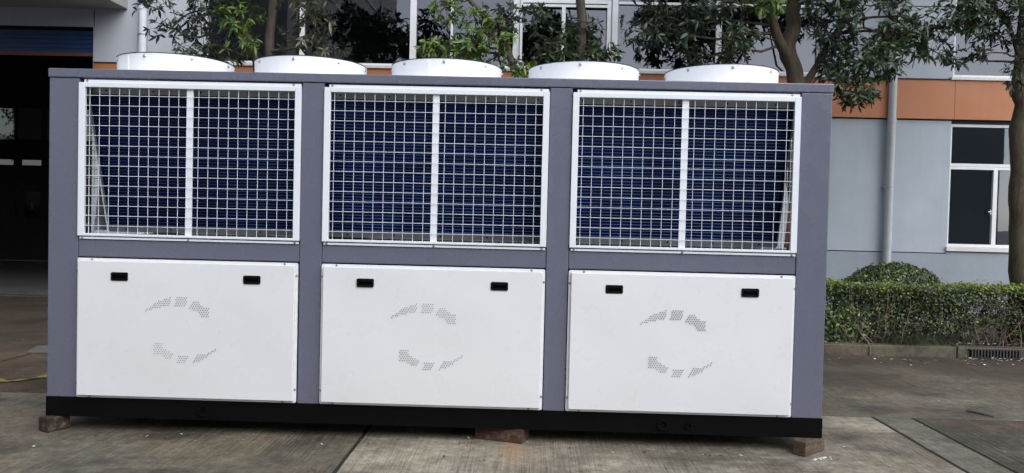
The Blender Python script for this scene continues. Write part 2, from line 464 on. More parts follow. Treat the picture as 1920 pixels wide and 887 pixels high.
kerb = thing('kerb', (6, 3.95, 0), 'low weathered concrete kerb along the hedge bed', 'kerb')
kx = [-1.62] + [round(6.97 + .965 * k, 3) for k in range(-8, 7)]
for a, c in zip(kx[:-1], kx[1:]):
    bb = MB(); hh = .118 + rnd.uniform(-.006, .006); o = rnd.uniform(-.006, .006)
    bb.box(a + .005, c - .005, 3.88 + o, 4.03, -.04, hh)
    bb.build('kerb_stone', M['kerb'], kerb, bevel=.014)
bb = MB(); bb.box(-1.62, -1.5, 4.036, 7.58, -.04, .115)
bb.build('kerb_stone', M['kerb'], kerb, bevel=.014)
drain = thing('kerb_drain', (8.34, 3.86, 0), 'dark iron drain grating set in the kerb face below the hedge', 'drain')
bb = MB(); bb.box(8.07, 8.62, 3.862, 3.872, .012, .092); bb.build('backing', M['black'], drain)
bb = MB(); bb.box(8.055, 8.635, 3.85, 3.874, .092, .102); bb.box(8.055, 8.635, 3.85, 3.874, .002, .012); bb.build('frame', M['iron'], drain)
me = MB().box(-.008, .008, -.01, .006, 0, .078).mesh('bar', M['iron'])
for k in range(16): link('bar', me, drain, (8.085 + .52 * k / 15, 3.856, .013), (0, 0, rnd.uniform(-.1, .1)))

# ------------------------------------------------------------------ building
FY = 7.6
B = thing('workshop_building', (2, FY, 0), 'grey two-storey workshop building with orange band and white-framed windows', 'building')
TOP = 8.6


def part(name, mat, *boxes, bevel=0, parent=None):
    bb = MB()
    for q in boxes: bb.box(*q)
    return bb.build(name, M[mat], parent or B, bevel=bevel)
# rear lining behind the cladding panels (shows as the dark grooves)
part('wall_core', 'groove', (-12, -9.5, FY + .03, FY + .24, 0, TOP)); part('wall_core', 'groove', (-9.5, -3.965, FY + .03, FY + .24, 4.36, TOP))
part('wall_core', 'groove', (-3.945, -2.2, FY + .03, FY + .24, 0, TOP)); part('wall_core', 'groove', (-2.2, 7.66, FY + .03, FY + .24, 0, 3.79))
part('wall_core', 'groove', (-2.2, 7.66, FY + .03, FY + .24, 5.72, TOP)); part('wall_core', 'groove', (7.66, 9.71, FY + .03, FY + .24, 0, TOP))
part('wall_core', 'groove', (9.71, 13.0, FY + .03, FY + .24, 0, 1.05)); part('wall_core', 'groove', (9.71, 13.0, FY + .03, FY + .24, 3.09, 3.79))
part('wall_core', 'groove', (9.71, 13.0, FY + .03, FY + .24, 5.72, TOP)); part('wall_core', 'groove', (13.0, 16, FY + .03, FY + .24, 0, TOP))
FR = (FY, FY + .03)
part('wall_panel', 'wall', (-12, -9.5, *FR, 0, TOP))
part('wall_panel', 'wall_lit', (-9.5, -3.966, *FR, 4.34, TOP))
part('door_jamb', 'wall', (-3.965, -3.945, FY, FY + .24, 0, 4.34))
for x0, x1, mt in ((-3.945, -2.19, 'wall_lit'),):
    part('wall_panel', mt, (x0, x1, *FR, .0, 3.14)); part('wall_panel', mt, (x0, x1, *FR, 3.775, TOP))
part('wall_panel', 'wall', (-2.19, 7.65, *FR, 1.045, 3.125)); part('wall_panel', 'plinth', (-2.19, 7.65, *FR, 0, 1.03))
part('wall_panel', 'wall', (-2.19, 7.65, *FR, 5.72, TOP))
for z0, z1, mt in ((0, 1.03, 'plinth'), (1.045, 3.125, 'wall'), (3.775, 4.90, 'wall'), (4.915, TOP, 'wall')):
    part('wall_panel', mt, (7.65, 9.72, *FR, z0, z1))
part('wall_panel', 'plinth', (9.72, 16, *FR, 0, 1.06)); part('wall_panel', 'wall', (9.72, 13.0, *FR, 5.72, TOP)); part('wall_panel', 'wall', (13.0, 16, *FR, 1.075, 3.125)); part('wall_panel', 'wall', (13.0, 16, *FR, 3.775, TOP))
for x0, x1 in ((-3.93, -.6), (-.597, 2.85), (2.853, 6.3), (6.303, 9.735), (9.738, 13.2), (13.203, 16)):
    part('orange_band_panel', 'orange', (x0, x1, FY - .045, FY + .0, 3.145, 3.755), bevel=.004)
part('sill', 'sill', (-2.24, 7.7, FY - .075, FY + .1, 3.758, 3.806), bevel=.006); part('sill', 'sill', (9.66, 13.05, FY - .075, FY + .1, 3.758, 3.806), bevel=.006)
part('drip_edge', 'groove', (7.7, 9.655, FY - .06, FY + .0, 3.757, 3.774))
part('drip_edge', 'groove', (-3.93, -2.25, FY - .06, FY + .0, 3.757, 3.774))
part('roof', 'concrete_soffit', (-12.2, 16.2, FY - .15, 16.3, TOP + .002, TOP + .3))
part('side_wall', 'wall', (-12.25, -12.001, FY, 16, 0, TOP)); part('side_wall', 'wall', (16.001, 16.25, FY, 16, 0, TOP))
# wing added on the left, out of view, to hold back sky light
part('unseen_wing_wall', 'unseen_wing', (-12.2, -3.0, -15, .8, 0, 13.5))
for k in range(4):
    y0 = -13.6 + 3.7 * k
    for z0 in (1.2, 5.2, 9.2):
        part('unseen_wing_frame', 'alu', (-2.998, -2.94, y0, y0 + 2.4, z0, z0 + 2.0), bevel=.01); part('unseen_wing_pane', 'frost', (-2.95, -2.932, y0 + .08, y0 + 2.32, z0 + .08, z0 + 1.92))
part('unseen_wing_wall', 'unseen_wing', (-2.99, 24, -20, -15, 0, 7.0)); part('roof', 'concrete_soffit', (-2.79, 24.2, -20.2, -14.8, 7.002, 7.25))  # added behind the camera, unseen, to cut low sky light on the yard
for k in range(6):
    x0 = -1.5 + 4.2 * k
    part('unseen_wing_frame', 'alu', (x0, x0 + 2.6, -15.06, -15.002, 1.2, 3.2), bevel=.01); part('unseen_wing_pane', 'frost', (x0 + .08, x0 + 2.52, -15.05, -14.99, 1.28, 3.12))
part('roof', 'concrete_soffit', (-12.4, -2.8, -15.2, 1.0, 13.502, 13.75))
# rear wall with hall windows
BY = 15.0
part('rear_wall', 'room_dark', (-3.2, 16, BY, BY + .2, 0, TOP))
part('rear_wall', 'room_dark', (-12, -3.2, BY, BY + .2, 3.95, TOP))
part('rear_wall', 'room_dark', (-12, -3.2, BY, BY + .2, 2.64, 3.10))
part('rear_wall', 'room_dark', (-12, -10.7, BY, BY + .2, 0, 2.44)); part('rear_wall', 'room_dark', (-9.1, -3.2, BY, BY + .2, 0, 2.44))
for x0, x1 in ((-12, -11.6), (-10.13, -10.01), (-9.41, -9.34), (-8.61, -8.54), (-7.81, -3.2)): part('rear_wall', 'room_dark', (x0, x1, BY + .1, BY + .16, 2.44, 2.64))
for x0, x1 in ((-12, -11.6), (-10.12, -10.08), (-9.41, -9.34), (-8.61, -8.54), (-7.81, -7.74), (-6.91, -3.2)): part('rear_wall', 'room_dark', (x0, x1, BY + .1, BY + .16, 3.10, 3.95))
part('rear_wall', 'room_dark', (-10.7, -9.1, BY + .085, BY + .12, 2.40, 2.47)); part('rear_wall', 'room_dark', (-12, -3.2, BY + .1, BY + .12, 2.62, 2.66)); part('rear_wall', 'room_dark', (-12, -3.2, BY + .1, BY + .12, 3.08, 3.12))
part('hall_ceiling', 'room_dark', (-12, -3.2, FY + .25, BY, 4.9, 5.0))
part('partition', 'room_dark', (-3.3, -3.2, FY + .25, BY, 0, 4.9)); part('partition', 'room_dark', (-12, -11.9, FY + .25, BY, 0, 4.9))
part('hall_floor', 'hall_floor', (-12, -3.31, FY + .001, BY, -.02, .02))
part('door_track', 'shutter_rail', (-3.99, -3.968, FY + .05, FY + .12, .02, 4.3))
part('shelf', 'room_dark', (-5.2, -3.4, 9.5, 11.5, .02, 2.6))


def window(x0, x1, z0, z1, y, pane='glass_up', fw=.05, cols=None, rows=None, name='window', frame='alu', d=.07, parent=B):
    """frame, one bar per mullion and one pane per light"""
    cols = cols or []; rows = rows or []
    w = link(name, None, parent, ((x0 + x1) / 2, y, z0))
    bb = MB(); bb.box(x0, x0 + fw, y, y + d, z0, z1); bb.box(x1 - fw, x1, y, y + d, z0, z1); bb.box(x0 + fw, x1 - fw, y, y + d, z0, z0 + fw); bb.box(x0 + fw, x1 - fw, y, y + d, z1 - fw, z1)
    bb.build('frame', M[frame], w)
    for c, cw in cols:
        MB().box(c - cw / 2, c + cw / 2, y - .006, y + d - .004, z0 + fw, z1 - fw).build('mullion', M[frame], w)
    ex = [x0 + fw] + [c for c, _ in cols] + [x1 - fw]
    for c, cw in rows:
        for a, e in zip(ex[:-1], ex[1:]): pass
        MB().box(x0 + fw, x1 - fw, y + .006, y + d - .008, c - cw / 2, c + cw / 2).build('transom', M[frame], w)
    ez = [z0 + fw] + [c for c, _ in rows] + [z1 - fw]
    for a, e in zip(ex[:-1], ex[1:]):
        for g, h in zip(ez[:-1], ez[1:]):
            tl = rnd.uniform(-.004, .004)
            bb = MB(); ym = y + d * .55
            bb.add([(a, ym, g), (e, ym + tl, g), (e, ym + tl, h), (a, ym, h)], [(0, 1, 2, 3)])
            bb.build('pane', M[pane], w)
    return w
window(-2.19, 7.65, 3.808, 5.72, FY + .06, cols=[(-.61, .075), (1.18, .10), (1.80, .035), (2.83, .10), (4.40, .09), (6.05, .085)], rows=[])
# transoms only over the right-hand lights; sliding sash in the middle bay
part('transom', 'alu', (4.45, 6.0, FY + .05, FY + .12, 4.87, 4.91), (6.1, 7.6, FY + .05, FY + .12, 4.87, 4.91))
sash = link('sliding_sash', None, B, (3.6, FY + .03, 3.86))
bb = MB()
for q in ((2.89, 2.93, 3.9, 4.86), (4.27, 4.33, 3.86, 4.86), (2.89, 4.33, 4.86, 4.92), (3.55, 3.61, 3.86, 4.80), (2.93, 4.27, 4.80, 4.84)):
    bb.box(q[0], q[1], FY + .015, FY + .052, q[2], q[3])
bb.build('frame', M['alu'], sash)
MB().box(4.05, 4.52, FY - .06, FY + .012, 4.0, 4.045).build('ledge', M['alu'], sash, bevel=.004)
window(9.72, 13.0, 3.808, 5.72, FY + .06, cols=[(11.36, .09)])
window(9.72, 13.0, 2.42, 3.085, FY + .05, pane='glass', fw=.045)
lw = window(9.72, 13.0, 1.145, 2.417, FY + .05, pane='glass', fw=.045, cols=[(10.47, .065), (11.35, .07), (12.2, .065)])
MB().box(9.70, 13.02, FY - .04, FY + .12, 1.075, 1.143).build('sill', M['sill'], lw, bevel=.005)
hb = MB(); hb.box(10.385, 10.405, FY + .015, FY + .05, 1.66, 1.74); hb.box(10.35, 10.40, FY + .01, FY + .022, 1.70, 1.715); hb.build('handle', M['screw'], lw, bevel=.003)
# rooms behind the glass
part('room_floor', 'room', (-3.19, 16, FY + .25, 12, 3.4, 3.5)); part('room_ceiling', 'ceiling', (-3.19, 16, FY + .25, 12, 6.0, 6.1))
part('room_wall', 'room', (-3.19, 16, 12, 12.1, 0, 6.0)); part('room_wall', 'room', (9.0, 9.1, FY + .25, 11.99, 0, 3.39)); part('room_wall', 'room', (1.9, 2.0, FY + .6, 11.99, 3.51, 5.99))
part('room_floor', 'hall_floor', (-3.19, 16, FY + .25, 12, 0, .05))
# white stand seen through the upper glass
st = MB()
st.tube([(1.75, 8.1, 3.52), (1.75, 8.1, 4.75)], .02); st.tube([(2.3, 8.1, 3.52), (2.3, 8.1, 4.70)], .02); st.tube([(1.75, 8.1, 4.34), (2.3, 8.1, 4.34)], .02); st.tube([(1.95, 8.1, 4.33), (2.29, 8.1, 4.70)], .02); st.tube([(1.75, 8.1, 3.9), (2.3, 8.1, 3.9)], .02)
tag(st.build('display_stand', M['white']), 'white frame stand with a diagonal brace behind the upstairs glass', 'stand')
# canopy above the workshop door
can = part('canopy', 'concrete_soffit', (-11.0, -3.41, FY - 2.4, FY + .028, 4.63, 4.83), bevel=.008)
part('canopy_fascia', 'sill', (-11.0, -3.40, FY - 2.43, FY - 2.402, 4.60, 4.86))
# rolled-up blue shutter
sh = link('roller_shutter', None, B, (-6.7, FY + .1, 4.0))
for k in range(5):
    bb = MB(); z0 = 4.30 - .072 * (k + 1); pr = [(-.03, 0), (-.012, .0), (0, .012), (0, .05), (-.012, .066), (-.03, .066)]
    v = [(x, FY + .13 + a, z0 + c) for x in (-9.5, -3.99) for a, c in pr]; n = len(pr)
    bb.add(v, [(i, (i + 1) % n, n + (i + 1) % n, n + i) for i in range(n)] + [tuple(range(n)), tuple(range(2 * n - 1, n - 1, -1))])
    bb.build('shutter_slat', M['shutter'], sh)
MB().box(-9.5, -3.99, FY + .09, FY + .15, 3.885, 3.938).build('bottom_rail', M['shutter_rail'], sh)
# hall rear glazing
for x0, x1, mt in ((-11.6, -10.115, 'glass_in'), (-10.085, -9.40, 'frost'), (-9.35, -8.6, 'frost'), (-8.55, -7.8, 'glass_in'), (-7.75, -6.9, 'glass_in')):
    window(x0, x1, 3.105, 3.945, BY + .02, pane=mt, fw=.02, frame='iron')
for x0, x1 in ((-11.6, -10.12), (-10.02, -9.40), (-9.35, -8.6), (-8.55, -7.8)):
    window(x0, x1, 2.445, 2.635, BY + .02, pane='glass_in', fw=.025, frame='iron')
gd = link('glass_door', None, B, (-9.9, BY, .02))
bb = MB()
for q in ((-10.7, -10.06, 0.02, 1.10), (-9.95, -9.86, .02, 2.44), (-9.86, -9.1, .02, 1.10), (-10.7, -10.10, 1.10, 2.44), (-9.45, -9.1, 1.10, 2.44), (-9.86, -9.45, 1.8, 2.44), (-10.04, -9.95, 1.10, 1.86), (-10.10, -9.95, 1.86, 2.44), (-10.06, -9.95, .02, 1.10)):
    bb.box(q[0], q[1], BY + .03, BY + .08, q[2], q[3])
bb.build('frame', M['room_dark'], gd)
MB().box(-10.10, -10.04, BY + .05, BY + .055, 1.10, 1.86).build('pane', M['glass_in'], gd); MB().box(-9.86, -9.45, BY + .05, BY + .055, 1.10, 1.8).build('pane', M['glass_in'], gd)
part('notice', 'frost', (-9.70, -9.62, BY + .02, BY + .026, 1.35, 1.55))


def pipe(name, x, r, mat, z0, label, collars):
    p = thing(name, (x, FY - .09, z0), label, 'downpipe')
    MB().tube([(x, FY - .09, z0), (x, FY - .09, TOP)], r, 16).build('pipe', M[mat], p, smooth=True)
    for z in collars:
        MB().tube([(x, FY - .09, z), (x, FY - .09, z + .09)], r + .006, 16).build('collar', M[mat], p, smooth=True)
    for z in (2.05, 4.2):
        bb = MB(); bb.tube([(x, FY - .09, z), (x, FY - .09, z + .022)], r + .004, 16); bb.box(x - r - .03, x - r, FY - .1, FY - .01, z, z + .022)
        bb.build('bracket', M['galv'], p)
    return p
pipe('downpipe', 8.75, .06, 'pvc', .07, 'grey plastic downpipe on the wall right of the machine, behind the round bush', (1.15, 3.05))
pipe('downpipe', -3.12, .06, 'pvc_white', .0, 'pale downpipe beside the workshop door behind the leftmost fan', (4.6,))

# ------------------------------------------------------------------ the chiller
L = 5.0; DEP = 1.486
E_, MM = .197, .144
BAY = (L - 2 * E_ - 2 * MM) / 3
BX = [(E_ + k * (BAY + MM), E_ + k * (BAY + MM) + BAY) for k in range(3)]
ZB0, ZB1, ZP0, ZP1, ZM0, ZM1, ZG0, ZG1, ZT0, ZT1 = .092, .216, .2195, 1.128, 1.131, 1.247, 1.268, 2.252, 2.283, 2.339
CH = thing('air_cooled_chiller', (2.5, .743, .09), 'large grey and white air-cooled chiller with five roof fans standing on timber blocks', 'chiller')


def cpart(name, mat, *boxes, bevel=0, parent=None, smooth=False):
    bb = MB()
    for q in boxes: bb.box(*q)
    return bb.build(name, M[mat], parent or CH, bevel=bevel, smooth=smooth)
# base: C-channels, flange lips top and bottom
for y0, y1, s in ((.0, .0, 1), (DEP, DEP, -1)):
    prof = [(0, ZB0), (.06 * s, ZB0), (.06 * s, ZB0 + .01), (.012 * s, ZB0 + .014), (.012 * s, ZB1 - .014), (.06 * s, ZB1 - .01), (.06 * s, ZB1), (0, ZB1)]
    bb = MB(); n = len(prof)
    v = [(x, y0 + a, z_) for x in (-.004, L + .004) for a, z_ in prof]
    bb.add(v, [(i, (i + 1) % n, n + (i + 1) % n, n + i) for i in range(n)] + [tuple(range(n)), tuple(range(2 * n - 1, n - 1, -1))])
    bb.build('base_channel', M['black_steel'], CH)
for x in (.0, 1.70, 3.29, L - .07):
    cpart('base_crossmember', 'black_steel', (x, x + .07, .062, DEP - .062, ZB0 + .002, ZB1 - .002))
cpart('base_tray', 'black_steel', (.07, L - .07, .062, DEP - .062, ZB1 - .0015, ZB1 + .001))
for x, r in ((3.99, .034), (4.155, .022), (1.03, .034)):
    bb = MB(); bb.lathe([(r, 0), (r, .012), (r * .75, .012), (r * .72, .0), (r * .72, -.006), (.0005, -.006)], n=20)
    me = bb.mesh('lifting_hole', M['black'], smooth=True)
    link('lifting_hole', me, CH, (x, -.001, .152), (math.pi / 2, 0, 0))
for x in (.3, 4.3): cpart('base_foot', 'black_steel', (x, x + .4, 1.30, 1.42, .001, ZB0 - .001))
# posts and beams
for yy, y2 in ((.0, .06), (DEP - .06, DEP)):
    for x0, x1 in ((0, E_), (BX[0][1], BX[1][0]), (BX[1][1], BX[2][0]), (L - E_, L)):
        cpart('post', 'frame', (x0 + .0015, x1 - .0015, yy, y2, ZB1 + .002, ZT0 - .003), bevel=.006)
    for x0, x1 in BX:
        cpart('middle_beam', 'frame', (x0 + .001, x1 - .001, yy + .006, y2 - .006, ZM0 + .001, ZM1), bevel=.005)
cpart('top_beam', 'frame', (-.004, L + .004, -.008, .07, ZT0, ZT1), bevel=.006)
cpart('top_beam', 'frame', (-.004, L + .004, DEP - .07, DEP + .008, ZT0, ZT1), bevel=.006)
for x0, x1 in ((-.004, .07), (L - .07, L + .004)):
    cpart('top_beam', 'frame', (x0, x1, .072, DEP - .072, ZT0, ZT1 - .001), bevel=.005)
    cpart('end_beam', 'frame', (max(x0, 0), min(x1, L), .062, DEP - .062, ZM0, ZM1), bevel=.004)
cpart('roof_panel', 'white', (.072, L - .072, .072, DEP - .072, ZT1 - .012, ZT1 - .003))
cpart('compartment_floor', 'dark_in', (.072, L - .072, .062, DEP - .062, ZM1 - .01, ZM1 + .004))
for x0, x1 in ((.004, .012), (L - .012, L - .004)):
    cpart('end_panel', 'panel', (x0, x1, .062, DEP - .062, ZB1 + .004, ZM0 - .002))
for x0, x1 in BX:
    cpart('rear_panel', 'panel', (x0, x1, DEP - .02, DEP - .008, ZB1 + .004, ZP1))
for k in (0, 1):
    xm = (BX[k][1] + BX[k + 1][0]) / 2
    cpart('divider', 'dark_in', (xm - .004, xm + .004, .062, DEP - .062, ZM1 + .005, ZT0 - .002))

scr = MB(); scr.lathe([(.0075, 0), (.0075, .0015), (.005, .0045), (.0005, .0052)], n=10)
SCREW = scr.mesh('screw', M['screw'], smooth=True)
HX = math.pi / 2
# access panels
LOGO = [[(115, 300), (165, 256), (225, 213), (300, 178), (362, 160), (352, 215), (330, 247), (280, 260), (215, 272), (150, 297), (120, 309)],
        [(410, 162), (506, 162), (514, 190), (484, 250), (383, 250), (398, 200)],
        [(556, 196), (608, 196), (655, 236), (690, 252), (714, 240), (714, 338), (622, 338), (600, 298), (545, 277), (520, 262)],
        [(196, 594), (297, 594), (275, 622), (322, 655), (390, 685), (376, 715), (335, 750), (275, 712), (240, 692), (193, 692)],
        [(430, 698), (528, 698), (492, 770), (398, 770)],
        [(600, 688), (700, 670), (772, 630), (762, 658), (692, 706), (622, 752), (546, 772)]]


def inside(px, py, poly):
    r = False; j = len(poly) - 1
    for i in range(len(poly)):
        (xi, yi), (xj, yj) = poly[i], poly[j]
        if (yi > py) != (yj > py) and px < (xj - xi) * (py - yi) / (yj - yi) + xi: r = not r
        j = i
    return r
dots = []
for r_ in range(0, 44):
    for c_ in range(0, 48):
        dx = .0150 * (c_ + .5 * (r_ % 2)); dz = .0130 * r_
        # back to the zoom frame the polygons were drawn in (slightly rolled)
        zx = dx / .000701; zy = 150 + dz / .000699
        if any(inside(zx, zy, p_) for p_ in LOGO): dots.append((.5709 + dx + .0000084 * zy, 1.0076 - .000699 * zy + .0000179 * 0 * zx))
dots = [(x - .197, z_ - .004) for x, z_ in dots]


def rrect(x0, x1, z0, z1, r, n=4):
    o = []
    for cx, cz, a0 in ((x1 - r, z1 - r, 0), (x0 + r, z1 - r, 90), (x0 + r, z0 + r, 180), (x1 - r, z0 + r, 270)):
        for k in range(n + 1):
            a = math.radians(a0 + 90 * k / n); o.append((cx + r * math.cos(a), cz + r * math.sin(a)))
    return o
for x0, x1 in BX:
    pn = link('access_panel', None, CH, ((x0 + x1) / 2, 0, ZP0))
    a, c = x0 + .003, x1 - .003
    # flange with rounded corners
    MB().prism(rrect(a, c, ZP0 + .003, ZP1 - .003, .012), -.010, -.004).build('flange', M['panel'], pn, bevel=.0015)
    # raised field, cut around the two handle cups and shaped with a soft wave as sheet metal has
    fx0, fx1, fz0, fz1 = a + .019, c - .019, ZP0 + .022, ZP1 - .022
    hx = [(x0 + .243, x0 + .341), (x1 - .341, x1 - .243)]; hz = (.991, 1.033)
    gx = sorted(set([fx0, fx1] + [q for h in hx for q in h] + [fx0 + (fx1 - fx0) * k / 24 for k in range(25)])); gz = sorted(set([fz0, fz1, *hz] + [fz0 + (fz1 - fz0) * k / 16 for k in range(17)]))
    bb = MB(); idx = {}; sx = x0 * 3.7
    for i, x in enumerate(gx):
        for j, z_ in enumerate(gz):
            e = min((x - fx0), (fx1 - x), (z_ - fz0), (fz1 - z_)) / .12
            wv = .006 * noise.noise(Vector((x * 1.6 + sx, z_ * 2.1, 1.7))) + .0012 * noise.noise(Vector((x * 5 + sx, z_ * 6, 4)))
            idx[i, j] = len(bb.v); bb.v.append((x, -.034 + wv * min(1, max(0, e)), z_))
    for i in range(len(gx) - 1):
        for j in range(len(gz) - 1):
            mx_, mz_ = (gx[i] + gx[i + 1]) / 2, (gz[j] + gz[j + 1]) / 2
            if hz[0] < mz_ < hz[1] and any(h[0] < mx_ < h[1] for h in hx): continue
            bb.f.append((idx[i, j], idx[i + 1, j], idx[i + 1, j + 1], idx[i, j + 1])); bb.m.append(0)
    ring = [(i, 0) for i in range(len(gx))] + [(len(gx) - 1, j) for j in range(1, len(gz))] + [(i, len(gz) - 1) for i in range(len(gx) - 2, -1, -1)] + [(0, j) for j in range(len(gz) - 2, 0, -1)]
    k0 = len(bb.v); k1 = k0 + len(ring)
    for i, j in ring:
        x, y, z_ = bb.v[idx[i, j]]; s = .003
        bb.v.append((x + (s if i == len(gx) - 1 else -s if i == 0 else 0), -.031, z_ + (s if j == len(gz) - 1 else -s if j == 0 else 0)))
    for i, j in ring:
        x, y, z_ = bb.v[idx[i, j]]; s = .003
        bb.v.append((x + (s if i == len(gx) - 1 else -s if i == 0 else 0), -.0105, z_ + (s if j == len(gz) - 1 else -s if j == 0 else 0)))
    n = len(ring)
    for q in range(n):
        w = (q + 1) % n
        bb.f += [(idx[ring[q]], k0 + q, k0 + w, idx[ring[w]]), (k0 + q, k1 + q, k1 + w, k0 + w)]; bb.m += [0, 0]
    bb.build('face', M['panel'], pn, smooth=True)
    for h0, h1 in hx:
        bb = MB()
        o1 = rrect(h0 - .006, h1 + .006, hz[0] - .006, hz[1] + .006, .009); o2 = rrect(h0 + .006, h1 - .006, hz[0] + .006, hz[1] - .006, .006); m_ = len(o1)
        v = [(x, -.034, z_) for x, z_ in o1] + [(x, -.0395, z_) for x, z_ in o1] + [(x, -.0395, z_) for x, z_ in o2] + [(x, -.0125, z_) for x, z_ in o2]
        f = []
        for lv in range(3):
            for i in range(m_):
                j = (i + 1) % m_; f.append((lv * m_ + i, lv * m_ + j, (lv + 1) * m_ + j, (lv + 1) * m_ + i))
        f.append(tuple(3 * m_ + i for i in range(m_)))
        bb.add(v, f); bb.box(h0 + .012, h1 - .012, -.037, -.028, hz[1] - .014, hz[1] - .0065)
        bb.build('handle', M['black'], pn)
    for sx_, sz_ in ((x0 + .10, ZP1 - .0115), (x1 - .09, ZP1 - .0115), (a + .008, ZP1 - .085), (c - .008, ZP1 - .085), (a + .008, ZP0 + .09), (c - .008, ZP0 + .09), (x0 + .09, ZP0 + .0105), (x1 - .09, ZP0 + .0105)):
        link('screw', SCREW, pn, (sx_, -.0105, sz_), (HX, 0, 0))
    bb = MB()
    for dx, dz in dots:
        v = [(x0 + dx + .0032 * math.cos(q * math.pi / 4), -.0385, dz + .0032 * math.sin(q * math.pi / 4)) for q in range(8)]
        v += [(p_[0], -.0295, p_[2]) for p_ in v]
        bb.add(v, [tuple(range(8))] + [(i, i + 8, (i + 1) % 8 + 8, (i + 1) % 8) for i in range(8)])
    tag(bb.build('perforation', M['hole'], pn), kind='stuff')

# grilles
WR = .0017
def wire_mesh(name, length, axis):
    e = Vector((length if axis == 'x' else 0, length if axis == 'y' else 0, length if axis == 'z' else 0))
    return MB().tube([(0, 0, 0), e], WR, 6).mesh(name, M['white'], smooth=True)
GZ0, GZ1 = 1.284, 2.222
WX = wire_mesh('wire_long', BAY - .02, 'x'); WZ = wire_mesh('wire_upright', ZG1 - ZG0 - .012, 'z'); WY = wire_mesh('wire_end', DEP - .16, 'y')
for gi, (x0, x1) in enumerate(BX):
    g = link('coil_grille', None, CH, ((x0 + x1) / 2, 0, ZG0))
    a, c = x0 + .002, x1 - .002
    bb = MB()
    bb.box(a, a + .040, -.014, .012, ZG0, ZG1); bb.box(c - .040, c, -.014, .012, ZG0, ZG1)
    bb.box(a + .040, c - .040, -.0135, .012, GZ1, ZG1); bb.box(a + .040, c - .040, -.0135, .012, ZG0, GZ0)
    bb.build('frame', M['white'], g, bevel=.003)
    bb = MB(); bb.box(a + .028, c - .005, .002, .016, ZG1 + .001, ZG1 + .019); bb.build('top_flange', M['white'], g)
    bb = MB(); bb.box(a + .010, c - .005, -.004, .012, ZM1 + .001, ZG0 - .007); bb.build('bottom_flange', M['white'], g)
    xm = (a + c) / 2 - .004
    bb = MB(); bb.box(xm - .021, xm + .021, .0035, .011, GZ0, GZ1); bb.build('centre_bar', M['white'], g)
    for k in range(21):
        x = a + .065 + .0643 * k
        if x > c - .045 or abs(x - xm) < .02: continue
        o = link('wire', WZ, g, (x, .000, ZG0 + .006))
        o.rotation_euler = (rnd.uniform(-.0015, .0015), rnd.uniform(-.0022, .0022), 0)
    for k in range(14):
        o = link('wire', WX, g, (x0 + .01, -.0058, 2.169 - .0643 * k + .0005))
        o.rotation_euler = (0, rnd.uniform(-.0012, .0012), 0)
    for sx_ in (x0 + .05, x1 - .055):
        link('screw', SCREW, g, (sx_, -.0005 + .002, ZG1 + .012), (HX, 0, 0))
    for sx_ in (x0 + .03, (x0 + x1) / 2, x1 - .03):
        link('screw', SCREW, g, (sx_, -.0042, ZG0 - .013), (HX, 0, 0))
for xx in (.03, L - .03):
    g = link('end_grille', None, CH, (xx, DEP / 2, ZG0))
    for k in range(20): link('wire', WZ, g, (xx, .10 + .0643 * k, ZG0 + .0))
    for k in range(14): link('wire', WY, g, (xx + .006, .08, 2.169 - .0643 * k))

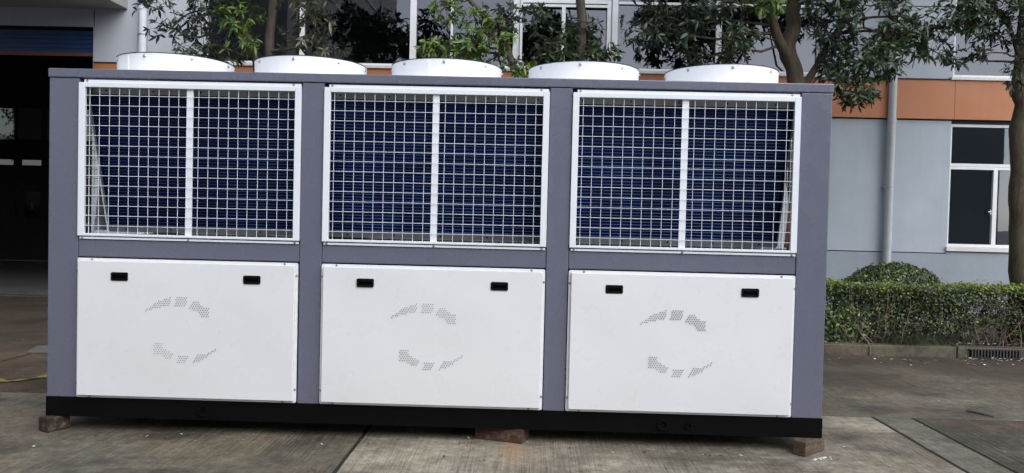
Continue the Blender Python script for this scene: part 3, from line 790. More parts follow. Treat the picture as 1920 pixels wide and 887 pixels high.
# coils (front one tilted inwards at the foot; the rear one mirrored)
CX = [(.215, 1.695), (1.745, 3.262), (3.312, 4.785)]
ub = MB(); ub.tube([(0, math.sin(a_) * .018, math.cos(a_) * .011) for a_ in [math.pi * q / 8 for q in range(9)]], .0045, 6)
UB = ub.mesh('return_bend', M['galv'], smooth=True)
TP, BT = (.075, 2.225), (.36, 1.30)            # (y,z) top and foot of the coil face
ux = Vector((0, BT[0] - TP[0], BT[1] - TP[1])); UL = ux.length; ux.normalize()
un = Vector((0, -ux.z, ux.y)); un = un if un.y < 0 else -un      # towards the front
for rear in (0, 1):
    for ci, (x0, x1) in enumerate(CX):
        def P(x, s, d):
            q = Vector((0, TP[0], TP[1])) + ux * s + un * d
            return (x, (DEP - q.y) if rear else q.y, q.z)
        cl_ = link('coil', None, CH, ((x0 + x1) / 2, P(0, UL, 0)[1], BT[1]))
        bb = MB(); bb.add([P(x0, 0, 0), P(x1, 0, 0), P(x1, UL, 0), P(x0, UL, 0), P(x0, 0, -.09), P(x1, 0, -.09), P(x1, UL, -.09), P(x0, UL, -.09)], [(0, 1, 2, 3), (7, 6, 5, 4), (0, 4, 5, 1), (1, 5, 6, 2), (2, 6, 7, 3), (3, 7, 4, 0)])
        bb.build('fin_block', M['fin'], cl_)
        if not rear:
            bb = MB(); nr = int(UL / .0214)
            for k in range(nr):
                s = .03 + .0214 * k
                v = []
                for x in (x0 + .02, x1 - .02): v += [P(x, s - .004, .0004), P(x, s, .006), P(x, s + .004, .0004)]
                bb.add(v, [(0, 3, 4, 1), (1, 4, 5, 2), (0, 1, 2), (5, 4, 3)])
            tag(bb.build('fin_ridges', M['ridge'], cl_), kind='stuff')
        for nm, s0, s1 in (('top_channel', -.012, .032), ('bottom_channel', UL - .036, UL + .01)):
            bb = MB(); bb.add([P(x0, s0, .012), P(x1, s0, .012), P(x1, s1, .012), P(x0, s1, .012), P(x0, s0, -.1), P(x1, s0, -.1), P(x1, s1, -.1), P(x0, s1, -.1)], [(0, 1, 2, 3), (7, 6, 5, 4), (0, 4, 5, 1), (1, 5, 6, 2), (2, 6, 7, 3), (3, 7, 4, 0)])
            ch = bb.build(nm, M['galv'], cl_)
            if not rear:
                for q in range(5):
                    px_ = P(x0 + .12 + (x1 - x0 - .24) * q / 4, (s0 + s1) / 2, .0125)
                    link('bolt_hole', bpy.data.meshes.get('bolt_hole') or MB().lathe([(.006, 0), (.006, .002), (.0004, .0021)], n=8).mesh('bolt_hole', M['black']), cl_, px_, (HX, 0, 0))
        for xe, sg in ((x0, -1), (x1, 1)):
            bb = MB(); e2 = xe + sg * .006
            bb.add([P(xe, 0, .014), P(e2, 0, .014), P(e2, UL, .014), P(xe, UL, .014), P(xe, 0, -.1), P(e2, 0, -.1), P(e2, UL, -.1), P(xe, UL, -.1)], [(0, 1, 2, 3), (7, 6, 5, 4), (0, 4, 5, 1), (1, 5, 6, 2), (2, 6, 7, 3), (3, 7, 4, 0)])
            bb.build('end_plate', M['galv'], cl_)
            if not rear and ((ci == 0 and sg < 0) or (ci == 2 and sg > 0)):
                for k in range(20):
                    o = link('return_bend', UB, cl_, P(e2 + sg * .002, .06 + .044 * k, -.02), (math.atan2(-(BT[0] - TP[0]), BT[1] - TP[1]) * 0 + .3, 0, 0 if sg > 0 else math.pi))
        if not rear and ci == 2:
            for dd, r_ in ((.03, .016), (-.035, .013)):
                bb = MB(); bb.tube([P(4.86, .10, dd), P(4.86, .45, dd), P(4.865, UL + .02, dd)], r_, 10)
                bb.build('header_pipe', M['copper'], cl_, smooth=True)
bb = MB(); bb.add([(.055, .42, 1.29), (.055, .60, 1.29), (.055, .50, 1.62), (.062, .42, 1.29), (.062, .60, 1.29), (.062, .50, 1.62)], [(0, 1, 2), (5, 4, 3), (0, 3, 4, 1), (1, 4, 5, 2), (2, 5, 3, 0)])
bb.build('gusset_plate', M['white'], CH)

# fans
RF, ZR, YF = .398, 2.519, .743
h = ZR - ZT1
bb = MB()
bb.lathe([(RF + .018, .002), (RF + .018, .006), (RF + .004, .010), (RF - .001, .03), (RF - .001, h - .012), (RF + .002, h - .004), (RF - .002, h), (RF - .010, h), (RF - .012, h - .01), (RF - .012, .004)], n=72)
COWL = bb.mesh('cowl', M['fan_white'], smooth=True)
bb = MB(); bb.lathe([(RF + .003, h + .0005), (RF + .003, h + .004), (RF - .012, h + .004), (RF - .012, h + .0005)], n=72, closed=True)
RIM = bb.mesh('rim', M['rim'], smooth=True)
bb = MB()
for r_ in [RF * q / 9 for q in range(2, 9)]:
    bb.lathe([(r_ + .0022 * math.cos(q * math.pi / 2), h - .006 + .0022 * math.sin(q * math.pi / 2)) for q in range(4)], n=40, closed=True)
for q in range(8):
    w = q * math.pi / 4; bb.tube([(.05 * math.cos(w), .05 * math.sin(w), h - .01), ((RF - .013) * math.cos(w), (RF - .013) * math.sin(w), h - .01)], .003, 5)
GUARD = bb.mesh('guard', M['rim'], smooth=True)
bb = MB(); bb.lathe([(.0005, .11), (.075, .10), (.082, .09), (.082, .02), (.0005, .02)], n=24)
HUB = bb.mesh('hub', M['rim'], smooth=True)
bb = MB(); v = []; n = 6
for i in range(n):
    r_ = .08 + (RF - .02 - .08) * i / (n - 1); wd = .30 / (1 + .6 * i / n) * (.5 + i * .1); sk = .12 * i
    for s, zz in ((-1, .035), (1, .095)):
        w = sk + s * wd * .5; v.append((r_ * math.cos(w), r_ * math.sin(w), zz))
bb.add(v, [(2 * i, 2 * i + 2, 2 * i + 3, 2 * i + 1) for i in range(n - 1)])
v2 = [(p_[0], p_[1], p_[2] - .004) for p_ in v]; bb.add(v2, [(2 * i + 1, 2 * i + 3, 2 * i + 2, 2 * i) for i in range(n - 1)])
BLADE = bb.mesh('blade', M['rim'], smooth=True)
bb = MB(); bb.lathe([(.011, 0), (.011, .004), (.007, .007), (.007, .012), (.0005, .012)], n=8)
SEAM = MB().box(RF - .003, RF + .0015, -.012, .012, .012, h - .014).mesh('seam', M['fan_white'], bevel=.0008)
bb2 = bb
BOLT = bb2.mesh('bolt', M['screw'], smooth=True)
for k in range(5):
    c = Vector((.493 + .994 * k, YF, ZT1))
    fan = link('fan', None, CH, c)
    link('cowl', COWL, fan, c); w = math.radians(-90 + (-28, 33, -12, 41, 18)[k]); link('seam', SEAM, fan, c, (0, 0, w)); link('rim', RIM, fan, c); link('guard', GUARD, fan, c); link('hub', HUB, fan, c)
    for q in range(5): link('blade', BLADE, fan, c, (0, 0, q * 2 * math.pi / 5 + k))
    off = math.radians(-90 + (-7 + 5 * (k % 3)))
    for q in range(8):
        w = off + q * math.pi / 4
        d = Vector((math.cos(w), math.sin(w), 0))
        link('bolt', BOLT, fan, c + d * (RF - .003) + Vector((0, 0, h - .024)), d.to_track_quat('Z', 'Y').to_euler())

# ------------------------------------------------------------------ timber blocks under the base
def block(name, c, ang, lx, ly, hz_, mat, label, lean=0):
    bb = MB(); bb.box(-lx / 2, lx / 2, -ly / 2, ly / 2, 0, hz_)
    me = bb.mesh(name, M[mat], bevel=.006)
    bm = bmesh.new(); bm.from_mesh(me); bmesh.ops.subdivide_edges(bm, edges=bm.edges, cuts=3, use_grid_fill=True)
    for v_ in bm.verts:
        q = v_.co * 9; d = .0035 if .004 < v_.co.z < hz_ - .004 else .0015
        v_.co += Vector((noise.noise(q), noise.noise(q + Vector((7, 1, 3))), 0)) * d
    bm.to_mesh(me); bm.free()
    o = link(name, me, None, (c[0], c[1], 0), (0, 0, math.radians(ang)))
    return tag(o, label, 'timber block', 'timber blocks under the chiller')
block('timber_block', (.045, .015), 60, .15, .105, .0915, 'timber', 'dark timber block under the left corner of the chiller base')
block('timber_block', (2.963, .108), -18, .33, .15, .0915, 'timber_red', 'long reddish timber block under the middle of the chiller base')
block('timber_block', (4.925, .003), 43, .25, .085, .0915, 'timber_pale', 'weathered timber block under the right corner of the chiller base')

# ------------------------------------------------------------------ foliage
def leaf_arrays(P, D, Nrm, Ln, Wd, droop, fold=.25):
    """lanceolate leaves: P base, D direction, Nrm face normal, all (n,3)"""
    S = np.cross(D, Nrm); S /= np.linalg.norm(S, axis=1, keepdims=True) + 1e-9
    N = np.cross(S, D)
    Ln = Ln[:, None]; Wd = Wd[:, None]; dn = np.zeros_like(P); dn[:, 2] = -1
    rows = []
    for tt, ww in ((0, 0.08), (.32, .85), (.65, .9), (1.0, 0.0)):
        cpt = P + D * Ln * tt + dn * (droop[:, None] * Ln * tt * tt)
        if ww == 0: rows.append([cpt])
        else: rows.append([cpt - S * Wd * ww + N * Wd * fold * ww, cpt, cpt + S * Wd * ww + N * Wd * fold * ww])
    V = np.stack([q for r_ in rows for q in r_], 1)      # n,10,3
    F4 = np.array([[0, 1, 4, 3], [1, 2, 5, 4], [3, 4, 7, 6], [4, 5, 8, 7]]); F3 = np.array([[6, 7, 9], [7, 8, 9]])
    return V, F4, F3


def mesh_from_leaves(name, V, F4, F3, mats, mi=None):
    n, k, _ = V.shape
    me = bpy.data.meshes.new(name)
    base = (np.arange(n) * k)[:, None, None]
    q = (base + F4[None]).reshape(-1, 4); t3 = (base + F3[None]).reshape(-1, 3)
    me.vertices.add(n * k); me.vertices.foreach_set('co', V.reshape(-1))
    me.loops.add(q.size + t3.size); me.loops.foreach_set('vertex_index', np.concatenate([q.reshape(-1), t3.reshape(-1)]))
    me.polygons.add(len(q) + len(t3))
    st_ = np.concatenate([np.arange(len(q)) * 4, len(q) * 4 + np.arange(len(t3)) * 3])
    me.polygons.foreach_set('loop_start', st_)
    for m in mats: me.materials.append(m)
    if mi is not None:
        me.polygons.foreach_set('material_index', np.concatenate([np.repeat(mi, len(F4)), np.repeat(mi, len(F3))]).astype(np.int32))
    me.update(calc_edges=True); me.validate()
    return me


def unit(a): return a / (np.linalg.norm(a, axis=-1, keepdims=True) + 1e-9)


def rosettes(rg, C, R, n, mats_i, ln=(.085, .13), leaves=(6, 10)):
    """leaf whorls at twig tips scattered in an ellipsoid; returns leaf arrays and twig end points"""
    d = unit(rg.normal(size=(n, 3))); rr = rg.uniform(.25, 1, n) ** .6
    pos = C + d * R * rr[:, None]
    ax = unit(d * np.array([1, 1, .6]) + np.array([0, 0, .35]) + rg.normal(size=(n, 3)) * .35)
    cnt = rg.integers(leaves[0], leaves[1] + 1, n)
    ii = np.repeat(np.arange(n), cnt); N = len(ii)
    A = ax[ii]; O = unit(np.cross(A, rg.normal(size=(N, 3))))
    an = np.radians(rg.uniform(38, 92, N))[:, None]
    D = unit(A * np.cos(an) + O * np.sin(an)); Nn = unit(A * np.sin(an) - O * np.cos(an) + rg.normal(size=(N, 3)) * .25)
    L_ = rg.uniform(*ln, N) * rg.uniform(.75, 1.1, N)
    P_ = pos[ii] + A * rg.uniform(-.02, .012, N)[:, None]
    return P_, D, Nn, L_, L_ * rg.uniform(.115, .16, N), rg.uniform(.05, .45, N), np.full(N, mats_i), pos


def tree(name, base, label, stems, clumps, mats, bark, seed, far=()):
    """stems: list of (points, radii). clumps: (x,y,z, rx,ry,rz, rosette count, material index). far: crown above the picture"""
    rg = np.random.default_rng(seed)
    T = thing(name, base, label, 'tree')
    bb = MB(); limb_pts = []
    for pts, rad in stems:
        pts = [Vector(p_) for p_ in pts]
        fine = []; fr = []
        for i in range(len(pts) - 1):
            p0 = pts[max(i - 1, 0)]; p1 = pts[i]; p2 = pts[i + 1]; p3 = pts[min(i + 2, len(pts) - 1)]
            for s in range(6):
                t_ = s / 6
                q = .5 * ((2 * p1) + (-p0 + p2) * t_ + (2 * p0 - 5 * p1 + 4 * p2 - p3) * t_ ** 2 + (-p0 + 3 * p1 - 3 * p2 + p3) * t_ ** 3)
                r_ = rad[i] + (rad[i + 1] - rad[i]) * t_
                q += Vector((noise.noise(q * 4), noise.noise(q * 4 + Vector((5, 5, 5))), 0)) * r_ * .5
                fine.append(q); fr.append(r_ * (1 + .12 * noise.noise(q * 7)))
        fine.append(pts[-1]); fr.append(rad[-1])
        bb.tube(fine, fr, 10)
        limb_pts += [(q, r_) for q, r_ in zip(fine, fr)]
    bb.build('trunk', M[bark], T, smooth=True, at=base)
    out = []; tw = MB()
    LP = np.array([tuple(q) for q, _ in limb_pts])
    for cl in list(clumps) + list(far):
        C = np.array(cl[:3]); Rr = np.array(cl[3:6])
        res = rosettes(rg, C, Rr, cl[6], cl[7], (.13, .19) if cl in far else (.078, .12)); out.append(res[:7]); pos = res[7]
        # bough from the nearest limb, then twigs to every whorl
        dd = np.linalg.norm(LP - C, axis=1) + np.maximum(0, LP[:, 2] - C[2]) * .5
        s = Vector(LP[int(dd.argmin())]); e = Vector(C)
        mid = (s + e) / 2 + Vector(rg.normal(size=3)) * .06 + Vector((0, 0, .05))
        bough = [s, s.lerp(mid, .5) + Vector(rg.normal(size=3)) * .02, mid, mid.lerp(e, .5) + Vector(rg.normal(size=3)) * .02, e]
        rb = min(.022, .008 + .01 * (e - s).length)
        tw.tube(bough, [rb, rb * .85, rb * .7, rb * .55, rb * .4], 5)
        hubs = [bough[2], bough[3], e] + [Vector(C + unit(rg.normal(size=3)) * Rr * .45) for _ in range(4)]
        for hb_ in hubs[3:]: tw.tube([e, e.lerp(hb_, .5) + Vector(rg.normal(size=3)) * .02, hb_], [.007, .006, .0045], 4)
        step = 1 if cl not in far else 3
        for p_ in pos[::step]:
            p_ = Vector(p_); k = min(hubs, key=lambda q: (q - p_).length)
            tw.tube([k, k.lerp(p_, .5) + Vector(rg.normal(size=3)) * .025 + Vector((0, 0, -.01)), p_], [.0045, .0035, .0025], 3, cap=False)
    tag(tw.build('branches', M['twig'], T, at=base), kind='stuff')
    P_, D, Nn, L_, W_, dr, mi = [np.concatenate([o[k] for o in out]) for k in range(7)]
    V, F4, F3 = leaf_arrays(P_ - np.array(base), D, Nn, L_, W_, dr)
    cr = link('crown', mesh_from_leaves('crown', V, F4, F3, mats, mi), T, base)
    tag(cr, kind='stuff')
    return T
LM = [M['leaf'], M['leaf_bright'], M['leaf_olive'], M['leaf_dark']]


def dome(rg, cx, cy, cz, rx, ry, rz, n, cnt, mi):
    o = []
    for _ in range(n):
        d = rg.normal(size=3); d /= np.linalg.norm(d); k = rg.uniform(.35, 1)
        zz = cz + d[2] * rz * k
        if zz < 4.55: zz = 4.55 + rg.uniform(0, .4)
        o.append((cx + d[0] * rx * k, cy + d[1] * ry * k, zz, .42, .42, .34, cnt, mi))
    return o
rg0 = np.random.default_rng(3)
TY = 4.6
tree('evergreen_tree', (-.15, TY, .08), 'twin-stemmed evergreen tree behind the two leftmost fans, beside the workshop door',
     [([(-.15, TY, .06), (-.16, TY, 1.2), (-.13, TY, 2.2), (-.12, TY + .02, 3.2), (-.08, TY + .02, 4.05), (0, TY, 5.2)], [.10, .085, .07, .06, .052, .03]),
      ([(-.14, TY, 1.9), (-.22, TY - .04, 2.6), (-.24, TY - .06, 3.1), (-.31, TY - .08, 3.48), (-.55, TY - .1, 3.80), (-.9, TY - .1, 4.15), (-1.2, TY - .1, 4.9)], [.06, .048, .044, .042, .036, .03, .02]),
      ([(-.11, TY, 3.4), (.2, TY - .1, 3.42), (.6, TY - .15, 3.5)], [.022, .016, .01])],
     [(-1.22, 4.4, 3.62, .26, .28, .24, 20, 3), (-.85, 4.5, 3.72, .36, .3, .30, 50, 3), (-.40, 4.4, 3.78, .28, .3, .26, 48, 1), (-.68, 4.45, 3.32, .32, .25, .13, 18, 0), (-1.42, 4.4, 3.95, .34, .3, .2, 20, 3),
      (-.98, 4.5, 3.32, .3, .3, .16, 22, 3), (-.6, 4.4, 4.05, .5, .4, .25, 60, 0), (.30, 4.5, 3.55, .28, .3, .2, 16, 2), (.52, 4.4, 3.72, .3, .3, .26, 26, 2), (.68, 4.4, 3.35, .22, .2, .12, 14, 2), (.35, 4.5, 4.0, .4, .4, .2, 24, 2), (-.18, 4.4, 3.02, .16, .14, .12, 12, 1), (-.28, 4.3, 3.45, .15, .12, .12, 14, 1)],
     LM, 'bark', 11, dome(rg0, .2, 4.6, 4.95, 1.7, 1.0, .5, 24, 26, 3))
tree('evergreen_tree', (3.2, TY, .08), 'forked evergreen tree with bright green leaves behind the third and fourth fans',
     [([(3.2, TY, .06), (3.22, TY, 1.0), (3.25, TY, 1.9), (3.5, TY, 2.7), (3.66, TY, 3.4), (3.69, TY, 3.8), (3.67, TY, 4.2), (3.7, TY, 5.3)], [.11, .09, .08, .068, .062, .06, .056, .03]),
      ([(3.25, TY, 1.8), (3.05, TY - .05, 2.5), (2.91, TY - .08, 3.1), (2.83, TY - .1, 3.4), (2.68, TY - .1, 3.72), (2.32, TY - .1, 4.05), (2.0, TY - .1, 4.6)], [.06, .05, .045, .043, .036, .028, .02])],
     [(2.05, 4.4, 3.92, .24, .22, .16, 22, 1), (2.28, 4.35, 3.44, .30, .25, .17, 46, 1), (1.92, 4.4, 3.42, .22, .22, .14, 32, 1), (2.62, 4.4, 3.56, .30, .25, .24, 44, 1), (2.78, 4.5, 3.82, .26, .26, .2, 26, 0), (2.42, 4.4, 3.78, .24, .22, .16, 22, 1),
      (3.35, 4.5, 3.52, .32, .3, .26, 60, 0), (3.85, 4.5, 3.42, .30, .26, .17, 40, 0), (3.7, 4.5, 3.72, .22, .26, .16, 24, 0), (2.45, 4.3, 3.20, .22, .16, .1, 20, 1), (2.95, 4.4, 3.22, .2, .16, .12, 18, 1), (3.15, 4.5, 3.9, .2, .2, .14, 14, 0)],
     LM, 'bark', 12, dome(rg0, 3.3, 4.7, 4.95, 1.3, .9, .5, 20, 26, 3))
tree('evergreen_tree', (6.3, TY, .08), 'thick-trunked evergreen tree behind the rightmost fan, its leaves hanging past the corner',
     [([(6.42, TY, .06), (6.38, TY, 1.2), (6.33, TY, 2.3), (6.29, TY, 3.1), (6.19, TY, 3.55), (6.24, TY, 4.1), (6.2, TY, 5.3)], [.15, .13, .115, .105, .095, .085, .05]),
      ([(6.2, TY - .03, 3.45), (6.04, TY - .06, 3.68), (5.88, TY - .1, 3.95), (5.7, TY - .12, 4.3), (5.4, TY - .1, 5.0)], [.07, .062, .052, .045, .025]),
      ([(6.32, TY, 3.0), (6.5, TY - .06, 3.35), (6.75, TY - .1, 3.8), (7.0, TY - .1, 4.3), (7.4, TY - .1, 5.0)], [.05, .045, .04, .032, .02])],
     [(4.42, 4.5, 3.70, .32, .3, .28, 38, 3), (4.95, 4.5, 3.80, .38, .3, .28, 56, 3), (5.48, 4.4, 3.55, .32, .3, .22, 44, 0), (5.84, 4.3, 4.02, .26, .25, .15, 40, 1), (6.68, 4.4, 3.74, .36, .3, .28, 80, 3), (6.95, 4.3, 3.38, .30, .3, .22, 62, 0), (6.88, 4.2, 2.98, .22, .2, .20, 46, 0),
      (7.32, 4.4, 3.64, .38, .3, .22, 70, 0), (7.25, 4.4, 3.32, .26, .25, .16, 34, 0), (7.70, 4.5, 3.84, .38, .3, .22, 56, 0), (7.85, 4.5, 3.55, .30, .25, .15, 30, 0), (4.7, 4.5, 4.0, .4, .3, .2, 40, 3), (5.3, 4.5, 3.95, .35, .3, .2, 36, 3), (6.5, 4.4, 4.1, .4, .3, .2, 50, 0), (5.05, 4.5, 3.40, .3, .25, .12, 18, 3), (6.62, 4.5, 3.35, .2, .2, .14, 26, 3), (7.1, 4.4, 4.05, .4, .3, .2, 46, 0), (6.62, 4.25, 3.1, .14, .14, .12, 16, 0)],
     LM, 'bark_brown', 13, dome(rg0, 6.4, 4.5, 6.1, 2.1, 1.7, 1.6, 64, 28, 3))
tree('evergreen_tree', (9.03, TY, .08), 'evergreen tree with a straight brown trunk standing behind the hedge by the window',
     [([(9.05, TY, .06), (9.02, TY, .8), (8.985, TY, 1.8), (8.955, TY, 2.8), (8.955, TY, 3.6), (9.03, TY, 4.3), (9.1, TY, 5.6)], [.13, .11, .10, .092, .088, .08, .05]),
      ([(8.93, TY, 3.4), (8.75, TY - .1, 3.8), (8.4, TY - .15, 4.2), (8.0, TY - .2, 4.6)], [.03, .025, .022, .016])],
     [(8.30, 4.4, 4.04, .50, .3, .17, 66, 0), (8.52, 4.4, 3.72, .34, .3, .18, 24, 3), (8.74, 4.3, 3.46, .18, .2, .2, 14, 3), (8.18, 4.4, 3.84, .30, .25, .14, 34, 0), (8.08, 4.4, 3.42, .14, .14, .1, 7, 3), (8.78, 4.2, 4.0, .28, .25, .2, 44, 0), (8.7, 4.3, 3.2, .14, .14, .1, 6, 3), (8.4, 4.4, 3.5, .2, .2, .12, 10, 3), (8.85, 4.2, 3.75, .14, .16, .16, 12, 0)],
     LM, 'bark_brown', 14, dome(rg0, 9.4, 4.6, 6.1, 2.0, 1.7, 1.6, 60, 28, 0))
# a tree behind the hall's rear glazing
tree('yard_tree', (-12.6, 20.5, -.02), 'pale leafy tree beyond the rear window of the dark workshop hall',
     [([(-12.6, 20.5, -.03), (-12.5, 20.5, 1.6), (-12.6, 20.5, 3.2), (-12.5, 20.5, 5.2)], [.14, .12, .09, .04])],
     [(-13.2, 20.3, 4.4, .8, .5, .7, 260, 2), (-12.2, 20.3, 4.7, .8, .5, .7, 240, 2), (-13.8, 20.5, 3.4, .7, .5, .5, 160, 2), (-12.6, 20.3, 3.5, .6, .5, .4, 160, 2)], LM, 'bark', 15)


def small_leaves(rg, P_, size, up, mats, mi, name, parent, base, wr=(.3, .42)):
    n = len(P_)
    Nn = unit(up + rg.normal(size=(n, 3)) * .55); D = unit(np.cross(Nn, rg.normal(size=(n, 3))))
    L_ = size * rg.uniform(.65, 1.25, n)
    V, F4, F3 = leaf_arrays(P_ - np.array(base), D, Nn, L_, L_ * rg.uniform(*wr, n), rg.uniform(0, .2, n), .2)
    # fewer faces: keep four corner columns
    V = V[:, [1, 3, 4, 5, 9]]; F4 = np.zeros((0, 4), int); F3 = np.array([[0, 1, 2], [0, 2, 3], [1, 4, 2], [2, 4, 3]])
    o = link(name, mesh_from_leaves(name, V, F4, F3, mats, mi), parent, base)
    return tag(o, kind='stuff')

rg = np.random.default_rng(21)
HX0, HX1, HY0, HY1, HZ0, HZ1 = 4.4, 11.2, 4.10, 4.62, .20, .765
hedge = thing('hedge', (7.6, 4.36, .09), 'long low clipped hedge along the kerb right of the chiller', 'hedge')
N1, N2, N3 = 22000, 26000, 22000
xt = rg.uniform(HX0, HX1, N1); yt = rg.uniform(HY0, HY1, N1)
hz = HZ1 + .018 * np.sin(xt * 3.1) + .012 * np.sin(xt * 7.7 + 1) + .01 * np.sin(yt * 9)
top = np.stack([xt, yt, hz - np.abs(rg.normal(size=N1)) * .045 + (rg.random(N1) > .975) * rg.uniform(0, .075, N1)], 1)
xf = rg.uniform(HX0, HX1, N2); zf = HZ0 + (HZ1 - HZ0) * rg.random(N2) ** .62
yb = HY0 + .03 * np.sin(xf * 5.3) + .025 * np.sin(zf * 11 + xf * 2) + np.abs(rg.normal(size=N2)) * .10
fr_ = np.stack([xf, yb, zf], 1)
dens = np.array([noise.noise(Vector((p_[0] * 3.3, p_[2] * 4.2, 2.2))) * 1.7 for p_ in fr_]) + (zf - .33) * 1.5 + rg.random(N2) * .5
fr_ = fr_[dens > .02]
gap = ((fr_[:, 0] - 8.3) / .10) ** 2 + ((fr_[:, 2] - .5) / .09) ** 2 < 1
fr_ = fr_[~gap]
bk = np.stack([rg.uniform(HX0, HX1, N3), rg.uniform(HY0 + .15, HY1, N3), rg.uniform(HZ0, HZ1, N3)], 1)
P_ = np.concatenate([top, fr_, bk]); up = np.concatenate([np.tile([0, -.25, 1.], (len(top), 1)), np.tile([0, -.8, .7], (len(fr_), 1)), np.tile([0, 0, 1.], (len(bk), 1))])
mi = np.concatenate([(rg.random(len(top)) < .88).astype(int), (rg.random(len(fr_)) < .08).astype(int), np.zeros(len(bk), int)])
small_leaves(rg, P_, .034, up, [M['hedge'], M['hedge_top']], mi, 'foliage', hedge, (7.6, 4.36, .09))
tw = MB(); twp = MB()
for k in range(150):
    x = rg.uniform(HX0 + .1, HX1 - .1); y = rg.uniform(HY0 + .02, HY1 - .08)
    if rg.random() < .5: y = HY0 + rg.uniform(.0, .1)
    tgt = twp if rg.random() < .45 else tw
    p = Vector((x, y, .07)); pts = [p.copy()]; dirv = Vector((rg.normal() * .25, rg.normal() * .12, 1)).normalized()
    for s in range(6):
        dirv = (dirv + Vector((rg.normal() * .28, rg.normal() * .12, .12))).normalized(); p = p + dirv * rg.uniform(.07, .12); p.y = max(p.y, HY0 - .01)
        if p.z > HZ1 - .05: break
        pts.append(p.copy())
    r0 = rg.uniform(.004, .010)
    tgt.tube(pts, [r0 * (1 - .12 * i) for i in range(len(pts))], 5)
    for i in range(1, len(pts)):
        for _ in range(2):
            d = Vector((rg.normal(), rg.normal() * .5 - .15, abs(rg.normal()) * .8)).normalized(); q = pts[i] + d * rg.uniform(.05, .13)
            if q.z < HZ1 - .03: tgt.tube([pts[i], pts[i].lerp(q, .5) + Vector(rg.normal(size=3)) * .012, q], [r0 * .5, r0 * .4, r0 * .25], 4)
tag(tw.build('stems', M['twig'], hedge, at=(7.6, 4.36, .09)), kind='stuff'); tag(twp.build('stems', M['twig_pale'], hedge, at=(7.6, 4.36, .09)), kind='stuff')

bush = thing('round_bush', (7.81, 5.25, .09), 'dome-shaped clipped bush rising behind the hedge in front of the downpipe', 'bush')
n = 11000
d = unit(rg.normal(size=(n, 3))); d[:, 2] = np.abs(d[:, 2]) * 1.0 - .12
rad = 1 - np.abs(rg.normal(size=n)) * .07 + .03 * np.sin(d[:, 0] * 9) * np.sin(d[:, 2] * 8 + d[:, 1] * 5) + (rg.random(n) > .985) * .05
P_ = np.array([7.83, 5.25, .40]) + d * np.array([.76, .55, .665]) * rad[:, None]
small_leaves(rg, P_, .036, d, [M['hedge'], M['hedge_top']], (rg.random(n) < .22).astype(int), 'foliage', bush, (7.81, 5.25, .09))
tw = MB()
for k in range(22):
    a = rg.uniform(0, 6.28); e = Vector((7.83 + math.cos(a) * rg.uniform(.1, .5), 5.25 + math.sin(a) * rg.uniform(.1, .4), rg.uniform(.5, .9)))
    s = Vector((7.83 + rg.normal() * .05, 5.25 + rg.normal() * .05, .07)); tw.tube([s, s.lerp(e, .5) + Vector((0, 0, .06)), e], [.014, .01, .005], 5)
tag(tw.build('stems', M['twig'], bush, at=(7.81, 5.25, .09)), kind='stuff')


def blades(name, c, label, n, ln, spread, mat, seed):
    rg = np.random.default_rng(seed)
    T = thing(name, c, label, 'plant')
    bb = MB()
    for k in range(n):
        a = rg.uniform(math.pi * .95, math.pi * 2.05); p = Vector(c) + Vector((rg.normal() * spread, rg.normal() * .03, 0)); d = Vector((math.cos(a) * .5, math.sin(a) * .55, 1)).normalized()
        L_ = ln * rg.uniform(.5, 1.1); w = rg.uniform(.002, .004); sd_ = d.cross(Vector((0, 0, 1))).normalized()
        v = []; q = p.copy(); dd = d.copy()
        for s in range(7):
            ww = w * (1 - s / 6.3); v += [q - sd_ * ww, q + sd_ * ww]
            dd = (dd + Vector((0, -.02, -.33 * rg.uniform(.7, 1.3)))).normalized(); q = q + dd * L_ / 6
            if q.z < .012 : q.z = .012
            if q.y > 3.87 and q.z < .13: q.z = .13
        bb.add(v, [(2 * i, 2 * i + 1, 2 * i + 3, 2 * i + 2) for i in range(6)])
    tag(bb.build('blades', M[mat], T, at=c), kind='stuff')
blades('grass_tuft', (7.45, 4.05, .10), 'drooping tuft of long grass spilling over the kerb below the hedge', 260, .46, .09, 'grass', 5)
blades('grass_tuft', (7.82, 4.06, .10), 'small sparse grass tuft beside the kerb joint below the hedge', 70, .26, .07, 'grass', 6)

weed = thing('leafy_weed', (6.72, 4.06, .10), 'bright green leafy weed at the foot of the hedge near the chiller', 'plant')
rg = np.random.default_rng(8)
P_ = np.stack([rg.normal(6.68, .13, 420), rg.uniform(3.98, 4.1, 420), rg.uniform(.11, .50, 420)], 1)
small_leaves(rg, P_, .05, np.tile([0, -.8, .7], (420, 1)), [M['leaf_bright'], M['hedge']], (rg.random(420) < .5).astype(int), 'leaves', weed, (6.72, 4.06, .10), (.26, .36))
bb = MB()
for k in range(9):
    s = Vector((6.9 - .03 * k, 4.05, .10)); e = Vector((6.68 + rg.normal() * .14, 4.02, rg.uniform(.25, .5))); bb.tube([s, s.lerp(e, .5) + Vector(rg.normal(size=3)) * .03, e], [.006, .005, .003], 5)
bb.tube([(6.965, 3.866, .0), (6.962, 3.868, .09), (6.95, 3.90, .14), (6.92, 3.98, .2), (6.88, 4.03, .28)], [.012, .011, .01, .009, .006], 6)
bb.build('stem', M['twig_pale'], weed, at=(6.72, 4.06, .10))

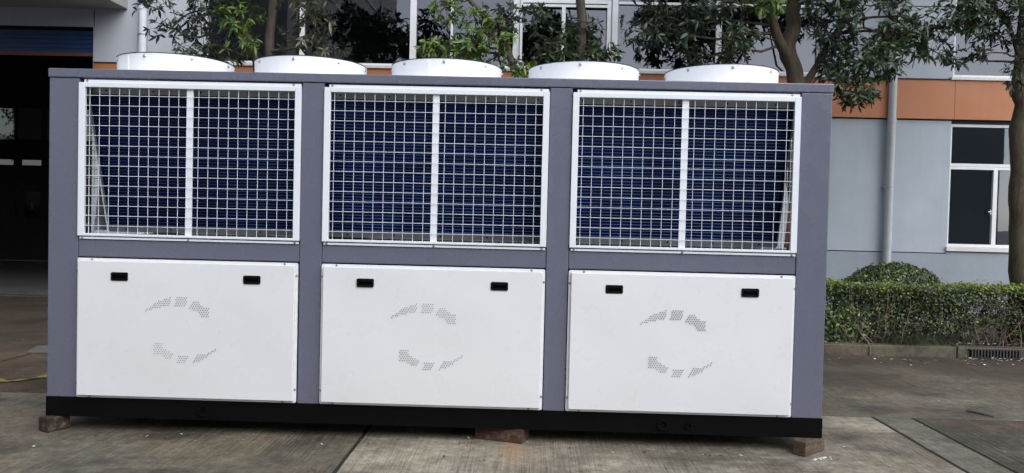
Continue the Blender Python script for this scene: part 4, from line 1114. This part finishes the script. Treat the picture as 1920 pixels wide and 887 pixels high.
# ------------------------------------------------------------------ small things on the yard
rg = np.random.default_rng(4)
def scatter(name, n, xr, yr, zf_, size, mats, label, cat, fl=.25):
    P_ = np.stack([rg.uniform(*xr, n), rg.uniform(*yr, n), np.zeros(n)], 1)
    P_[:, 2] = zf_ + rg.uniform(0, .004, n)
    nn = unit(np.tile([0, 0, 1.], (n, 1)) + rg.normal(size=(n, 3)) * fl)
    D = unit(np.cross(nn, rg.normal(size=(n, 3)))); L_ = size * rg.uniform(.5, 1.2, n)
    V, F4, F3 = leaf_arrays(P_, D, nn, L_, L_ * rg.uniform(.18, .35, n), np.zeros(n), .2)
    V[:, :, 2] = np.maximum(V[:, :, 2], .003 if zf_ < .05 else .118)
    return tag(link(name, mesh_from_leaves(name, V, F4, F3, mats, rg.integers(0, len(mats), n)), None, (0, 0, 0)), label, cat, kind='stuff')
scatter('fallen_leaves', 190, (5.4, 10.5), (3.3, 3.86), .004, .045, [M['dry'], M['dry'], M['paper']], 'scattered dry fallen leaves in the gutter below the kerb', 'leaves')
scatter('gutter_litter', 60, (8.0, 8.9), (3.7, 3.86), .004, .05, [M['dry'], M['paper']], 'dry leaves gathered at the kerb drain', 'leaves')
scatter('yard_litter', 200, (-4, 9), (-1.0, 3.4), .004, .028, [M['dry'], M['paper'], M['soil']], 'tiny pale chips and leaf scraps scattered on the concrete yard', 'litter')
scatter('kerb_litter', 120, (8.0, 9.2), (4.03, 4.3), .125, .05, [M['dry'], M['dry'], M['paper']], 'dry leaf litter on the soil behind the kerb drain', 'leaves')

scatter('base_debris', 130, (.2, 4.8), (-.16, .12), .004, .022, [M['soil'], M['soil'], M['paper'], M['dry']], 'small dark crumbs lying along the front of the chiller base', 'debris')
bb = MB(); bb.tube([(6.60, 1.25, .008), (6.66, 1.17, .010), (6.71, 1.06, .007)], [.006, .008, .004], 6)
tag(bb.build('twig', M['twig']), 'dark twig lying on the concrete right of the chiller', 'twig')
# trampled yellow strap on the left
def ribbon(name, pts, w, mat, label, cat, seed):
    rg = np.random.default_rng(seed); bb = MB(); v = []
    pts = [Vector(p_) for p_ in pts]; fine = []
    for a, c in zip(pts[:-1], pts[1:]):
        for s in range(8): fine.append(a.lerp(c, s / 8))
    fine.append(pts[-1])
    for i, p_ in enumerate(fine):
        t_ = (fine[min(i + 1, len(fine) - 1)] - fine[max(i - 1, 0)]).normalized(); sd_ = t_.cross(Vector((0, 0, 1))).normalized()
        tw_ = 1.1 * noise.noise(Vector((i * .21, seed, 0))); sv = (sd_ * math.cos(tw_) + Vector((0, 0, 1)) * math.sin(tw_)) * w
        c = p_ + Vector((0, 0, abs(sv.z) + .006 + .012 * abs(noise.noise(Vector((i * .17, 3, seed))))))
        nn = sv.cross(t_).normalized() * .0018
        v += [c - sv - nn, c + sv - nn, c + sv + nn, c - sv + nn]
    f = []
    for i in range(len(fine) - 1):
        for k in range(4): f.append((4 * i + k, 4 * i + (k + 1) % 4, 4 * i + 4 + (k + 1) % 4, 4 * i + 4 + k))
    f += [(3, 2, 1, 0), tuple(4 * (len(fine) - 1) + k for k in range(4))]
    bb.add(v, f)
    return tag(bb.build(name, M[mat]), label, cat)
ribbon('lifting_strap', [(-2.4, 1.02, 0), (-1.9, 1.10, 0), (-1.45, 1.16, 0), (-1.22, 1.27, 0), (-1.08, 1.36, 0), (-.95, 1.52, 0), (-.70, 1.62, 0), (-.35, 1.75, 0)], .022, 'yellow', 'dirty yellow lifting strap lying on the yard left of the chiller', 'strap', 2)
bb = MB(); bb.obox((-1.42, 2.80, .014), (.40, .08, 0), (-.05, .16, 0), (0, 0, .012))
tag(bb.build('wooden_board', M['board'], bevel=.003), 'flat greyish board lying on the yard left of the chiller', 'board')
# crumbled white plaster scrap by the right block
bb = MB()
for k in range(16):
    c = Vector((4.90 + .10 * k / 15 + rg.normal() * .008, -.17 + .07 * k / 15 + rg.normal() * .008, 0)); s = rg.uniform(.006, .016)
    m_ = 6; v = [c + Vector((math.cos(q) * s * rg.uniform(.6, 1.2), math.sin(q) * s * rg.uniform(.6, 1.2), .002)) for q in np.linspace(0, 6.28, m_, endpoint=False)] + [c + Vector((0, 0, .006))]
    bb.add(v, [(q, (q + 1) % m_, m_) for q in range(m_)])
tag(tag(bb.build('plaster_crumbs', M['paper']), 'white crumbled plaster streak on the ground before the right timber block', 'plaster'), kind='stuff')
